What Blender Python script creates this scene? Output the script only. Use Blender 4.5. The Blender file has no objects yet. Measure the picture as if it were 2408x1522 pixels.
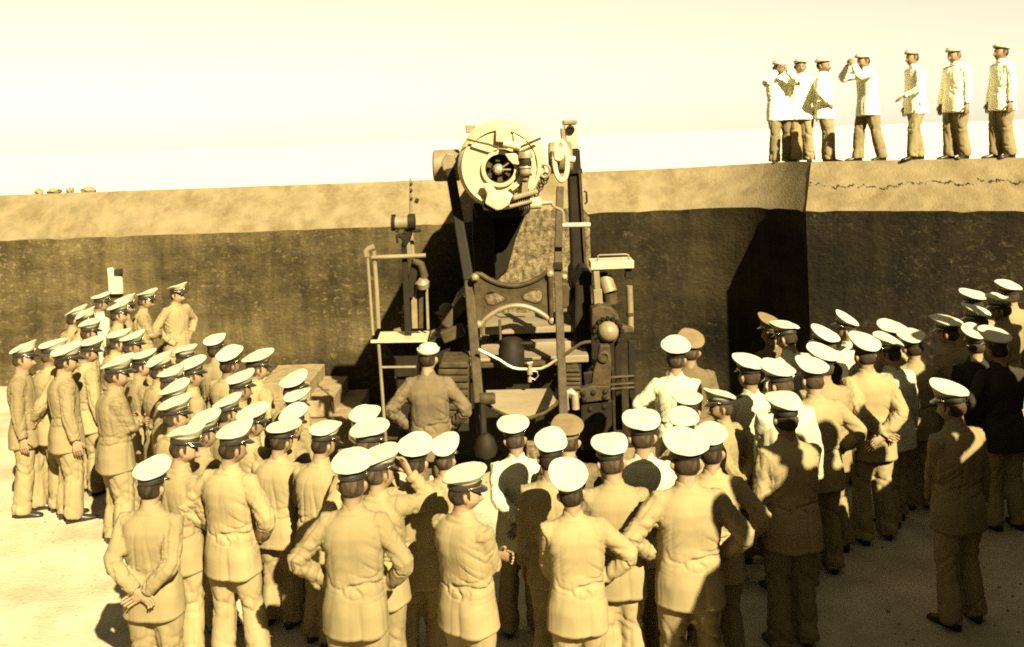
import bpy, bmesh, math, random
import numpy as np
from mathutils import Vector, Matrix, Euler, Quaternion

# ------------------------------------------------------------------ camera, sky, sun, exposure
S = bpy.context.scene
C = S.collection
R = math.radians
CAM_H = 3.76
FOC = 2300.0                    # focal length in pixels of a 2408 wide frame
ROLL = R(2.0)

cam = bpy.data.cameras.new('camera')
cam.sensor_width = 36.0
cam.lens = 36.0 * FOC / 2408.0
cam.shift_x = 0.0
cam.shift_y = -439.0 / 2408.0
cam.clip_start = 0.05
cam.clip_end = 20000.0
camo = bpy.data.objects.new('camera', cam)
C.objects.link(camo)
camo.location = (0, 0, CAM_H)
camo.rotation_euler = (Matrix.Rotation(R(90), 3, 'X') @ Matrix.Rotation(-ROLL, 3, 'Z')).to_euler()
S.camera = camo

LDIR = Vector((-0.50, 1.0, -0.84)).normalized()      # the way the sunlight travels
world = bpy.data.worlds.new('World')
S.world = world
world.use_nodes = True
nt = world.node_tree
nt.nodes.clear()
sky = nt.nodes.new('ShaderNodeTexSky')
sky.sky_type = 'NISHITA'
sky.sun_disc = False
sky.sun_elevation = math.asin(-LDIR.z)
sky.sun_rotation = math.atan2(-LDIR.x, -LDIR.y)
sky.air_density = 1.8
sky.dust_density = 0.1
sky.altitude = 0
bw = nt.nodes.new('ShaderNodeRGBToBW')
tint = nt.nodes.new('ShaderNodeMix'); tint.data_type = 'RGBA'; tint.blend_type = 'MULTIPLY'
tint.inputs['Factor'].default_value = 1.0
tint.inputs['B'].default_value = (0.75, 0.70, 0.50, 1)    # the yellowed print turns the daylight cream
bg = nt.nodes.new('ShaderNodeBackground')
bg.inputs['Strength'].default_value = 0.05
wo = nt.nodes.new('ShaderNodeOutputWorld')
nt.links.new(sky.outputs[0], bw.inputs[0])
nt.links.new(bw.outputs[0], tint.inputs['A'])
nt.links.new(tint.outputs['Result'], bg.inputs['Color'])
nt.links.new(bg.outputs[0], wo.inputs[0])

sl = bpy.data.lights.new('sun', 'SUN')
sl.energy = 5.0
sl.angle = R(0.55)
sl.color = (1.0, 0.885, 0.58)
so = bpy.data.objects.new('sun', sl)
C.objects.link(so)
so.location = (6, -10, 12)
so.rotation_euler = LDIR.to_track_quat('-Z', 'Y').to_euler()

S.view_settings.view_transform = 'Standard'
S.view_settings.look = 'None'
S.view_settings.exposure = 1.9
S.view_settings.gamma = 1.0
S.view_settings.use_curve_mapping = False
S.render.engine = 'CYCLES'
S.cycles.use_denoising = False
S.cycles.use_adaptive_sampling = False
S.cycles.max_bounces = 5
S.cycles.filter_width = 1.9

# ------------------------------------------------------------------ helpers
def P(px, py, Y):
    """point of the place at distance Y seen at (px, py) of the photograph (2408 wide)"""
    du, dv = px - 1204.0, 322.0 - py
    c, s = math.cos(ROLL), math.sin(ROLL)
    u, v = du * c + dv * s, -du * s + dv * c
    return Vector((u * Y / FOC, Y, CAM_H + v * Y / FOC))

class MB:
    """collects verts and faces of one mesh"""
    def __init__(self):
        self.v = []; self.f = []
    def add(self, vs, fs):
        b = len(self.v)
        self.v += [tuple(x) for x in vs]
        self.f += [tuple(i + b for i in f) for f in fs]
        return self
    def box(self, x0, x1, y0, y1, z0, z1):
        return self.add([(x0,y0,z0),(x1,y0,z0),(x1,y1,z0),(x0,y1,z0),(x0,y0,z1),(x1,y0,z1),(x1,y1,z1),(x0,y1,z1)],
                        [(0,3,2,1),(4,5,6,7),(0,1,5,4),(1,2,6,5),(2,3,7,6),(3,0,4,7)])
    def beam(self, a, b, w, d, ref=(0, 1, 0), w2=None, d2=None):
        """bar from a to b, w wide across, d deep along ref"""
        a, b = Vector(a), Vector(b)
        t = (b - a).normalized(); r = Vector(ref)
        x = t.cross(r).normalized(); y = x.cross(t).normalized()
        w2 = w if w2 is None else w2; d2 = d if d2 is None else d2
        vs = []
        for p, ww, dd in ((a, w, d), (b, w2, d2)):
            for sx, sy in ((-1,-1),(1,-1),(1,1),(-1,1)):
                vs.append(p + x * (sx * ww / 2) + y * (sy * dd / 2))
        return self.add(vs, [(0,1,2,3),(7,6,5,4),(0,4,5,1),(1,5,6,2),(2,6,7,3),(3,7,4,0)])
    def tube(self, pts, rad, n=10, caps=True, flat=1.0, ref=None):
        pts = [Vector(p) for p in pts]
        if not isinstance(rad, (list, tuple)): rad = [rad] * len(pts)
        vs = []; fs = []; x = None
        for i, p in enumerate(pts):
            t = (pts[min(i + 1, len(pts) - 1)] - pts[max(i - 1, 0)]).normalized()
            if x is None:
                rr = Vector(ref) if ref else (Vector((0, 0, 1)) if abs(t.z) < 0.9 else Vector((0, 1, 0)))
                x = t.cross(rr).normalized()
            x = (x - t * x.dot(t)).normalized()
            y = t.cross(x)
            for k in range(n):
                a = 2 * math.pi * k / n
                vs.append(p + x * (math.cos(a) * rad[i]) + y * (math.sin(a) * rad[i] * flat))
        for i in range(len(pts) - 1):
            for k in range(n):
                fs.append((i*n + k, i*n + (k+1) % n, (i+1)*n + (k+1) % n, (i+1)*n + k))
        if caps:
            fs.append(tuple(reversed(range(n))))
            fs.append(tuple((len(pts)-1)*n + k for k in range(n)))
        return self.add(vs, fs)
    def lathe(self, prof, o, axis, n=48, caps=True):
        """prof: (radius, distance along axis)"""
        o = Vector(o); t = Vector(axis).normalized()
        x = t.cross(Vector((0, 0, 1)) if abs(t.z) < 0.9 else Vector((0, 1, 0))).normalized()
        y = t.cross(x); vs = []; fs = []
        for r, h in prof:
            for k in range(n):
                a = 2 * math.pi * k / n
                vs.append(o + t * h + x * (math.cos(a) * r) + y * (math.sin(a) * r))
        for i in range(len(prof) - 1):
            for k in range(n):
                fs.append((i*n + k, i*n + (k+1) % n, (i+1)*n + (k+1) % n, (i+1)*n + k))
        if caps:
            fs.append(tuple(reversed(range(n))))
            fs.append(tuple((len(prof)-1)*n + k for k in range(n)))
        return self.add(vs, fs)
    def prism(self, poly, d):
        """polygon of 3D points pushed along vector d"""
        d = Vector(d); n = len(poly)
        vs = [Vector(p) for p in poly] + [Vector(p) + d for p in poly]
        fs = [tuple(range(n)), tuple(reversed(range(n, 2*n)))]
        fs += [(i, i + n, (i+1) % n + n, (i+1) % n) for i in range(n)]
        return self.add(vs, fs)
    def mesh(self, name):
        m = bpy.data.meshes.new(name)
        m.from_pydata(self.v, [], self.f)
        bm = bmesh.new(); bm.from_mesh(m)
        bmesh.ops.recalc_face_normals(bm, faces=bm.faces)
        bm.to_mesh(m); bm.free()
        return m

def tag(o, label=None, cat=None, group=None, kind=None):
    if label: o['label'] = label
    if cat: o['category'] = cat
    if group: o['group'] = group
    if kind: o['kind'] = kind
    return o

def link(name, mesh, mat, parent=None, smooth=False, bevel=0.0, auto=None):
    o = bpy.data.objects.new(name, mesh)
    C.objects.link(o)
    if mat is not None and not mesh.materials: mesh.materials.append(mat)
    if parent is not None:
        o.parent = parent
        o.matrix_parent_inverse = parent.matrix_basis.inverted()
    if smooth:
        mesh.shade_smooth()
        if auto: mesh.set_sharp_from_angle(angle=R(auto))
    if bevel:
        b = o.modifiers.new('bevel', 'BEVEL'); b.width = bevel; b.segments = 2
        b.limit_method = 'ANGLE'; b.angle_limit = R(35)
    return o

def empty(name, loc, rz=0.0):
    o = bpy.data.objects.new(name, None)
    o.empty_display_size = 0.2
    o.location = loc; o.rotation_euler = (0, 0, rz)
    C.objects.link(o)
    return o

# ------------------------------------------------------------------ materials
def material(name, c1, c2=None, rough=0.7, scale=6.0, bump=0.0, bscale=40.0, stretch=(1, 1, 1), metal=0.0,
             coat=0.0, detail=6.0, lo=0.35, hi=0.65, bdist=0.01, rand=0.0, spec=0.5, sheen=0.0, crease=0.0):
    m = bpy.data.materials.new(name); m.use_nodes = True
    n = m.node_tree.nodes; l = m.node_tree.links
    b = n['Principled BSDF']
    b.inputs['Roughness'].default_value = rough
    b.inputs['Metallic'].default_value = metal
    b.inputs['Coat Weight'].default_value = coat
    b.inputs['Specular IOR Level'].default_value = spec
    if sheen: b.inputs['Sheen Weight'].default_value = sheen
    c2 = c2 or c1
    tc = n.new('ShaderNodeTexCoord'); mp = n.new('ShaderNodeMapping')
    mp.inputs['Scale'].default_value = stretch
    l.new(tc.outputs['Object'], mp.inputs['Vector'])
    nz = n.new('ShaderNodeTexNoise'); nz.inputs['Scale'].default_value = scale; nz.inputs['Detail'].default_value = detail
    nz.inputs['Roughness'].default_value = 0.6
    l.new(mp.outputs[0], nz.inputs['Vector'])
    cr = n.new('ShaderNodeValToRGB')
    cr.color_ramp.elements[0].position = lo; cr.color_ramp.elements[1].position = hi
    cr.color_ramp.elements[0].color = (*c1, 1); cr.color_ramp.elements[1].color = (*c2, 1)
    l.new(nz.outputs['Fac'], cr.inputs['Fac'])
    out = cr.outputs['Color']
    if rand:
        oi = n.new('ShaderNodeObjectInfo'); mr = n.new('ShaderNodeMapRange')
        mr.inputs['To Min'].default_value = 1 - rand; mr.inputs['To Max'].default_value = 1 + rand
        l.new(oi.outputs['Random'], mr.inputs['Value'])
        hs = n.new('ShaderNodeHueSaturation')
        l.new(mr.outputs[0], hs.inputs['Value']); l.new(out, hs.inputs['Color'])
        out = hs.outputs['Color']
    l.new(out, b.inputs['Base Color'])
    if bump:
        bz = n.new('ShaderNodeTexNoise'); bz.inputs['Scale'].default_value = bscale; bz.inputs['Detail'].default_value = 5
        l.new(mp.outputs[0], bz.inputs['Vector'])
        bp = n.new('ShaderNodeBump'); bp.inputs['Strength'].default_value = bump; bp.inputs['Distance'].default_value = bdist
        l.new(bz.outputs['Fac'], bp.inputs['Height']); l.new(bp.outputs[0], b.inputs['Normal'])
        if crease:      # sharp irregular creases of worn cotton
            oi = n.new('ShaderNodeObjectInfo'); ml = n.new('ShaderNodeMath'); ml.operation = 'MULTIPLY'; ml.inputs[1].default_value = 37.0
            l.new(oi.outputs['Random'], ml.inputs[0])
            mc = n.new('ShaderNodeMapping'); mc.inputs['Scale'].default_value = (1, 1, .5); mc.inputs['Rotation'].default_value = (.25, .35, 0)
            l.new(tc.outputs['Object'], mc.inputs['Vector'])
            cz = n.new('ShaderNodeTexNoise'); cz.noise_dimensions = '4D'; cz.noise_type = 'RIDGED_MULTIFRACTAL'
            cz.inputs['Scale'].default_value = 6.5; cz.inputs['Detail'].default_value = 2.5; cz.inputs['Distortion'].default_value = .35
            l.new(mc.outputs[0], cz.inputs['Vector']); l.new(ml.outputs[0], cz.inputs['W'])
            cb = n.new('ShaderNodeBump'); cb.invert = True; cb.inputs['Strength'].default_value = crease; cb.inputs['Distance'].default_value = .022
            l.new(cz.outputs['Fac'], cb.inputs['Height']); l.new(bp.outputs[0], cb.inputs['Normal']); l.new(cb.outputs[0], b.inputs['Normal'])
    return m

M = {}
M['khaki'] = material('khaki_cotton', (.180,.137,.065), (.220,.170,.082), .92, 3.2, .35, 320, rand=.20, bdist=.002, spec=.12, crease=.9)
M['khaki_trousers'] = material('khaki_trouser_cotton', (.180,.137,.065), (.220,.170,.082), .92, 3.2, .35, 320, rand=.20, bdist=.002, spec=.12, crease=.9)
M['shade_cloth'] = material('shade_dark_cloth', (.020,.016,.010), (.032,.026,.016), .95, 6, .35, 320, bdist=.002, spec=.1, crease=.9)  # khaki jackets coloured near black to stand in for deep shade
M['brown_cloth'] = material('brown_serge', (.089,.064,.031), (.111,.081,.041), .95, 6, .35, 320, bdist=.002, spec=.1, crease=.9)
M['denim'] = material('faded_denim', (.093,.068,.034), (.128,.095,.051), .95, 7, .4, 280, bdist=.002, spec=.1, crease=.9)
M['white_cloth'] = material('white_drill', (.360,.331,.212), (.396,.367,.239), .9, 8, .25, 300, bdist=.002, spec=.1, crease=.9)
M['cap_white'] = material('white_cap_cover', (.374,.346,.226), (.410,.382,.253), .85, 10, .2, 240, bdist=.002, spec=.12)
M['cap_khaki'] = material('khaki_cap_cloth', (.128,.089,.043), (.153,.111,.055), .9, 10, .2, 240, bdist=.002, spec=.1)
M['band'] = material('black_mohair_band', (.010,.009,.006), (.018,.015,.010), .55, 60, .2, 300, bdist=.001)
M['band_khaki'] = material('khaki_band', (.09,.062,.03), (.11,.08,.04), .7, 40)
M['visor'] = material('patent_leather', (.008,.007,.005), (.014,.012,.009), .18, 30, coat=.6)
M['gilt'] = material('gilt_metal', (.55,.42,.2), (.65,.5,.25), .3, 40, metal=.9)
M['glare_white'] = material('glare_white_cloth', (.78,.74,.52), (.82,.78,.56), .9, 8, spec=.1)  # jackets coloured near white to stand in for glare on the wall-top men
M['skin'] = material('skin', (.178,.113,.057), (.230,.149,.081), .6, 18, .15, 160, bdist=.001, rand=.18, spec=.3)
M['eye'] = material('dark_brow', (.03,.018,.010), (.05,.032,.018), .7, 40)
M['hair'] = material('cropped_hair', (.020,.013,.007), (.060,.040,.021), .95, 34, .8, 260, stretch=(1,1,.35), bdist=.005, rand=.4, spec=.1)
M['shoe'] = material('black_leather', (.010,.008,.006), (.022,.018,.012), .35, 20, .2, 90, bdist=.002)

# ------------------------------------------------------------------ the place: ground, water, walls, steps
M['ground'] = material('sunlit_concrete_apron', (.265,.220,.135), (.41,.355,.235), .95, 1.6, .6, 26, bdist=.02, detail=14, spec=.1)
M['sea'] = material('haze_pale_sea', (.52,.49,.40), (.56,.53,.43), .5, .02, spec=.3)  # pale base colour stands in for haze and glare over the sea
M['concrete_step'] = material('worn_step_concrete', (.16,.118,.058), (.23,.172,.09), .95, 5, .6, 30, bdist=.015, detail=9, spec=.1)
M['step_tread'] = M['concrete_step']

def wall_material(name, streak_lo, streak_hi, speck, pocked=.55, rough_only=False, stain=None):
    m = bpy.data.materials.new(name); m.use_nodes = True
    n = m.node_tree.nodes; l = m.node_tree.links; b = n['Principled BSDF']
    b.inputs['Roughness'].default_value = .95; b.inputs['Specular IOR Level'].default_value = .1
    tc = n.new('ShaderNodeTexCoord')
    def noise(stretch, scale, detail, rough=.6):
        mp = n.new('ShaderNodeMapping'); mp.inputs['Scale'].default_value = stretch
        l.new(tc.outputs['Object'], mp.inputs['Vector'])
        z = n.new('ShaderNodeTexNoise'); z.inputs['Scale'].default_value = scale
        z.inputs['Detail'].default_value = detail; z.inputs['Roughness'].default_value = rough
        l.new(mp.outputs[0], z.inputs['Vector'])
        return z.outputs['Fac']
    def ramp(src, a, bb, ca, cb):
        r = n.new('ShaderNodeValToRGB')
        r.color_ramp.elements[0].position = a; r.color_ramp.elements[1].position = bb
        r.color_ramp.elements[0].color = (*ca, 1); r.color_ramp.elements[1].color = (*cb, 1)
        l.new(src, r.inputs['Fac']); return r.outputs['Color']
    def mix(f, a, bb, mode='MIX'):
        x = n.new('ShaderNodeMix'); x.data_type = 'RGBA'; x.blend_type = mode
        if isinstance(f, float): x.inputs['Factor'].default_value = f
        else: l.new(f, x.inputs['Factor'])
        l.new(a, x.inputs['A']); l.new(bb, x.inputs['B'])
        return x.outputs['Result']
    big = ramp(noise((.6,.6,1.1), .75, 9, .66), .36, .66, streak_lo, streak_hi)
    drips = ramp(noise((3.2,3.2,.55), 1.0, 9, .74), .34, .66, (.50,.50,.50), (1.30,1.30,1.30))
    boards = ramp(noise((1.0,1.0,7), 1.0, 8, .7), .36, .64, (.86,.86,.86), (1.10,1.10,1.10))
    spots = ramp(noise((1,1,1.5), 10.0, 10, .8), .535, .66, (0,0,0), (1,1,1))
    gate = ramp(noise((1,1,1), 1.1, 5), .38, .62, (0,0,0), (pocked,pocked,pocked))
    if rough_only: c = mix(1.0, big, ramp(noise((1,1,1), 14, 8, .75), .38, .60, (.35,.35,.35), (1.35,1.35,1.35)), 'MULTIPLY')
    else: c = mix(1.0, mix(1.0, big, drips, 'MULTIPLY'), boards, 'MULTIPLY')
    sp = n.new('ShaderNodeRGB'); sp.outputs[0].default_value = (*speck, 1)
    g = mix(1.0, spots, gate, 'MULTIPLY')
    c = mix(g, c, sp.outputs[0])
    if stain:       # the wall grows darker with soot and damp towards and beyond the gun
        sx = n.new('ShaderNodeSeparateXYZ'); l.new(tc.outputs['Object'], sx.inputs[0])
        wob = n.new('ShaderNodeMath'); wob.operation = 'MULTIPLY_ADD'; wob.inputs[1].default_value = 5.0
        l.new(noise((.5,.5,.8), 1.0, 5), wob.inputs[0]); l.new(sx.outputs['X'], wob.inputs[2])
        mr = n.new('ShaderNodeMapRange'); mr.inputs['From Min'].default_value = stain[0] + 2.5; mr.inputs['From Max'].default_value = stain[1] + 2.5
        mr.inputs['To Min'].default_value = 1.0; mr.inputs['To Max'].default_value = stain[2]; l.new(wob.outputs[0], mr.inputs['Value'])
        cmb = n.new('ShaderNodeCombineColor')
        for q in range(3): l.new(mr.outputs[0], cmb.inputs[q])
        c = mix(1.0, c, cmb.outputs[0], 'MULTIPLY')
    l.new(c, b.inputs['Base Color'])
    bp = n.new('ShaderNodeBump'); bp.inputs['Strength'].default_value = .9; bp.inputs['Distance'].default_value = .04
    l.new(noise((1,1,1.5), 9.0, 9, .7), bp.inputs['Height']); l.new(bp.outputs[0], b.inputs['Normal'])
    return m

def coping_material(name, crack):
    m = material(name, (.135,.102,.050), (.185,.142,.075), .95, 3.2, .6, 34, bdist=.02, detail=14, spec=.1)
    n = m.node_tree.nodes; l = m.node_tree.links; b = n['Principled BSDF']
    src = b.inputs['Base Color'].links[0].from_socket
    tc = n.new('ShaderNodeTexCoord'); sx = n.new('ShaderNodeSeparateXYZ'); l.new(tc.outputs['Object'], sx.inputs[0])
    # a jagged crack and weeping stains that start under it
    nz = n.new('ShaderNodeTexNoise'); nz.inputs['Scale'].default_value = 1.3; nz.inputs['Detail'].default_value = 9; nz.inputs['Roughness'].default_value = .72
    mp = n.new('ShaderNodeMapping'); mp.inputs['Scale'].default_value = (1, .2, .2); l.new(tc.outputs['Object'], mp.inputs[0]); l.new(mp.outputs[0], nz.inputs['Vector'])
    mr = n.new('ShaderNodeMapRange'); mr.inputs['From Min'].default_value = .3; mr.inputs['From Max'].default_value = .7
    mr.inputs['To Min'].default_value = crack - .16; mr.inputs['To Max'].default_value = crack + .16
    l.new(nz.outputs['Fac'], mr.inputs['Value'])
    sub = n.new('ShaderNodeMath'); sub.operation = 'SUBTRACT'; l.new(sx.outputs['Z'], sub.inputs[0]); l.new(mr.outputs[0], sub.inputs[1])
    ab = n.new('ShaderNodeMath'); ab.operation = 'ABSOLUTE'; l.new(sub.outputs[0], ab.inputs[0])
    fine = n.new('ShaderNodeTexNoise'); fine.inputs['Scale'].default_value = 14; fine.inputs['Detail'].default_value = 3; l.new(tc.outputs['Object'], fine.inputs['Vector'])
    wd = n.new('ShaderNodeMapRange'); wd.inputs['From Min'].default_value = .40; wd.inputs['From Max'].default_value = .66
    wd.inputs['To Min'].default_value = .0; wd.inputs['To Max'].default_value = .022; l.new(fine.outputs['Fac'], wd.inputs['Value'])
    lt = n.new('ShaderNodeMath'); lt.operation = 'LESS_THAN'; l.new(ab.outputs[0], lt.inputs[0]); l.new(wd.outputs[0], lt.inputs[1])
    # small stain speckles
    st = n.new('ShaderNodeTexNoise'); st.inputs['Scale'].default_value = 2.2; st.inputs['Detail'].default_value = 10; st.inputs['Roughness'].default_value = .75
    ms = n.new('ShaderNodeMapping'); ms.inputs['Scale'].default_value = (1, 1, .5); l.new(tc.outputs['Object'], ms.inputs[0]); l.new(ms.outputs[0], st.inputs['Vector'])
    sr = n.new('ShaderNodeValToRGB'); sr.color_ramp.elements[0].position = .36; sr.color_ramp.elements[1].position = .52
    sr.color_ramp.elements[0].color = (.74,.70,.62,1); sr.color_ramp.elements[1].color = (1,1,1,1); l.new(st.outputs['Fac'], sr.inputs[0])
    mu = n.new('ShaderNodeMix'); mu.data_type = 'RGBA'; mu.blend_type = 'MULTIPLY'; mu.inputs['Factor'].default_value = 1
    l.new(src, mu.inputs['A']); l.new(sr.outputs[0], mu.inputs['B'])
    mx = n.new('ShaderNodeMix'); mx.data_type = 'RGBA'; l.new(lt.outputs[0], mx.inputs['Factor'])
    l.new(mu.outputs['Result'], mx.inputs['A']); mx.inputs['B'].default_value = (.018,.013,.007,1)
    l.new(mx.outputs['Result'], b.inputs['Base Color'])
    return m

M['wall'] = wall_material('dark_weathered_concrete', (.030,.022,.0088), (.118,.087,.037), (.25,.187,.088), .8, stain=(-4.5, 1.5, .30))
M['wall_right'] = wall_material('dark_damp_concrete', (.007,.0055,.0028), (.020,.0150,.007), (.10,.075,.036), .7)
M['coping'] = coping_material('pale_concrete_slope', 9.0)
M['coping_right'] = coping_material('pale_cracked_concrete_slope', 2.83)
M['pier'] = wall_material('blasted_rough_concrete', (.12,.088,.043), (.17,.128,.066), (.30,.23,.125), .9, True)

PIT_X0, PIT_X1, PIT_Y, PIT_Z = -3.75, 4.62, 11.1, -1.8
g = MB()
# the apron: one sheet from far behind the camera up to the parapet, open over the gun pit
def patch(xs, ys):
    nx = len(xs)
    vs = [(x, y, 0.006 * math.sin(x * 1.7 + y) * math.cos(y * 1.3 - x * .6) if abs(y - PIT_Y) > .01 else 0) for y in ys for x in xs]
    g.add(vs, [(j*nx + i, j*nx + i + 1, (j+1)*nx + i + 1, (j+1)*nx + i) for j in range(len(ys) - 1) for i in range(nx - 1)])
patch(np.linspace(-60, 60, 90), np.concatenate([np.linspace(-80, 2, 8), np.linspace(3, PIT_Y, 22)]))
patch(np.linspace(-60, PIT_X0, 40), np.linspace(PIT_Y, 19.5, 16))
patch(np.linspace(PIT_X1, 60, 40), np.linspace(PIT_Y, 19.5, 16))
tag(link('ground', g.mesh('ground'), M['ground'], smooth=True), kind='structure')
m = MB(); m.add([(PIT_X0 - .02, PIT_Y - .02, PIT_Z), (PIT_X1 + .02, PIT_Y - .02, PIT_Z), (PIT_X1 + .02, 19.5, PIT_Z), (PIT_X0 - .02, 19.5, PIT_Z)], [(0, 1, 2, 3)])
tag(link('pit_floor', m.mesh('pit_floor'), M['concrete_step']), kind='structure')
m = MB(); m.add([(PIT_X0, 16.5, PIT_Z), (PIT_X0, PIT_Y, PIT_Z), (PIT_X1, PIT_Y, PIT_Z), (PIT_X1, 16.5, PIT_Z), (PIT_X0, 16.5, .004), (PIT_X0, PIT_Y, .004), (PIT_X1, PIT_Y, .004), (PIT_X1, 16.5, .004)], [(0, 4, 5, 1), (1, 5, 6, 2), (2, 6, 7, 3)])
tag(link('pit_wall', m.mesh('pit_wall'), M['concrete_step']), kind='structure')
w = MB(); w.add([(-9000, 24, -9), (9000, 24, -9), (9000, 15000, -9), (-9000, 15000, -9)], [(0, 1, 2, 3)])
tag(link('water', w.mesh('water'), M['sea']), kind='structure')

def resample(pts, step):
    out = [Vector(pts[0])]
    for a, b in zip(pts, pts[1:]):
        a, b = Vector(a), Vector(b); k = max(1, int((b - a).length / step))
        out += [a.lerp(b, i / k) for i in range(1, k + 1)]
    return out

def smooth_line(pts, it):
    p = [Vector(x) for x in pts]
    for _ in range(it):
        p = [p[0]] + [p[i] * .5 + (p[i-1] + p[i+1]) * .25 for i in range(1, len(p) - 1)] + [p[-1]]
    return p

def wall_run(name, pts, label, wall_mat, cop_mat, setback, zl, zt, smooth_it, seed, join=None):
    """a parapet: dark upright face, pale slope above it, deck that falls away behind"""
    line = resample([(x, y, 0) for x, y in pts], .22)
    line = smooth_line(line, smooth_it)
    nrm = []
    for i in range(len(line)):
        t = (line[min(i+1, len(line)-1)] - line[max(i-1, 0)]).normalized()
        nrm.append(Vector((-t.y, t.x, 0)))                   # away from the camera
    nrm = smooth_line(nrm, 4 if smooth_it else 0)
    lift = [0.0] * len(line)
    if join:            # the run dies into its neighbour: same slope, same heights at the meeting line
        k = 14
        for q in range(k):
            i = len(line) - k + q; t = (q + 1) / k; t = t * t * (3 - 2 * t)
            nrm[i] = nrm[i].lerp(Vector((join[0], join[1], 0)) * (.72 / setback), t); lift[i] = t
    root = empty(name, (line[len(line)//2].x, line[len(line)//2].y, 0))
    tag(root, label, 'wall')
    rnd = random.Random(seed)
    def sheet(prof, part, mat, jit, sm=True):
        m = MB(); k = len(prof); ph = rnd.random() * 9
        vs = []
        for i, (p, q) in enumerate(zip(line, nrm)):
            for j, (d, z) in enumerate(prof):
                chip = 0.0
                if part == 'wall_face' and j == k - 1 or part == 'coping' and j == 0: chip = -.018 * max(0, math.sin(i * 2.3) * math.sin(i * .71 + 1) * math.sin(i * .23 + 2)) * 2
                s = jit * (math.sin(i * .63 + j * 1.9 + ph) + math.sin(i * 1.71 - j * 1.1 + ph * 2)) * .5
                vs.append(p + q * (d + s) + Vector((0, 0, z + s * .4 + chip + (lift[i] * (.09 if z < zt - .01 else .12) if z > 2 else 0))))
        fs = [(i*k + j, (i+1)*k + j, (i+1)*k + j + 1, i*k + j + 1) for i in range(len(line) - 1) for j in range(k - 1)]
        m.add(vs, fs)
        link(part, m.mesh(part), mat, root, smooth=sm)
    sheet([(0, -1.85), (0, -.9), (0, -.1)] + [(0.0, zl * t / 8) for t in range(1, 9)], 'wall_face', wall_mat, .005)
    sheet([(0.0, zl)] + [(setback * t / 5, zl + (zt - zl) * t / 5) for t in range(1, 6)], 'coping', cop_mat, .005)
    sheet([(setback, zt), (setback + 2.5, zt - .25), (setback + 6.0, zt - .8), (setback + 6.0, -9.2)], 'deck', cop_mat, .0)
    return root

LEFT_WALL = [(-34, 15.7), (-10, 15.85), (-3.4, 15.9), (-2.0, 15.95), (-1.0, 16.2), (0.1, 16.8), (1.5, 17.3), (2.9, 17.25), (3.75, 16.95), (4.18, 16.45), (4.36, 15.9), (4.495, 15.15)]
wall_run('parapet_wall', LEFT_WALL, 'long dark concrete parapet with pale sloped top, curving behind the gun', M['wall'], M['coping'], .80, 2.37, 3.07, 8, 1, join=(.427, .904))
RIGHT_WALL = [(4.5, 15.12), (7.1, 13.9), (20, 7.85)]
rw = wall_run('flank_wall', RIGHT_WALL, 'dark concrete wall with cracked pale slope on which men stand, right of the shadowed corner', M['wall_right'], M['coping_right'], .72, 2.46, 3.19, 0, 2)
# the flank wall's end towards the recess
e0, e1 = Vector((4.5, 15.12, 0)), Vector((5.9, 19.0, 0))
em = MB()
nq = Vector((.427, .904, 0))
em.add([(4.497,15.115,-1.85), (4.497+nq.x*2.2,15.115+nq.y*2.2,-1.85), (4.497+nq.x*2.2,15.115+nq.y*2.2,3.0), (4.497+nq.x*.72,15.115+nq.y*.72,3.19), (4.497,15.115,2.46)], [(0,1,2,3,4)])
link('wall_end', em.mesh('wall_end'), M['wall_right'], rw)

# rough concrete pier behind the gun, scoured by blast
pr = empty('concrete_pier', (.35, 15.6, 0)); tag(pr, 'rough pale concrete block between the gun levers, against the parapet', 'concrete block')
a = P(1120, 505, 15.7); b = P(1384, 505, 15.7)
pm = MB(); nxp, nzp = 36, 40
rnd = random.Random(5)
vs = []
for j in range(nzp + 1):
    for i in range(nxp + 1):
        edge = .05 if 0 < i < nxp and 0 < j < nzp else 0
        z = -1.85 + 4.30 * j / nzp + (rnd.uniform(-.02, .03) if j == nzp else 0)
        vs.append((a.x + (b.x - a.x) * i / nxp, 15.55 + rnd.uniform(-edge, edge) * .5, z))
fs = [(j*(nxp+1)+i, j*(nxp+1)+i+1, (j+1)*(nxp+1)+i+1, (j+1)*(nxp+1)+i) for j in range(nzp) for i in range(nxp)]
pm.add(vs, fs)
top = [vs[nzp*(nxp+1)+i] for i in range(nxp+1)]
pm.add(top + [(t[0], 17.6, t[2] + rnd.uniform(0, .06)) for t in top], [(i, i+1, nxp+2+i, nxp+1+i) for i in range(nxp)])
pm.add([(a.x,15.55,-1.85),(a.x,17.6,-1.85),(a.x,17.6,2.48),(a.x,15.55,2.46)], [(0,1,2,3)])
pm.add([(b.x,15.55,-1.85),(b.x,17.6,-1.85),(b.x,17.6,2.48),(b.x,15.55,2.46)], [(3,2,1,0)])
link('block_face', pm.mesh('block_face'), M['pier'], pr)

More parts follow.
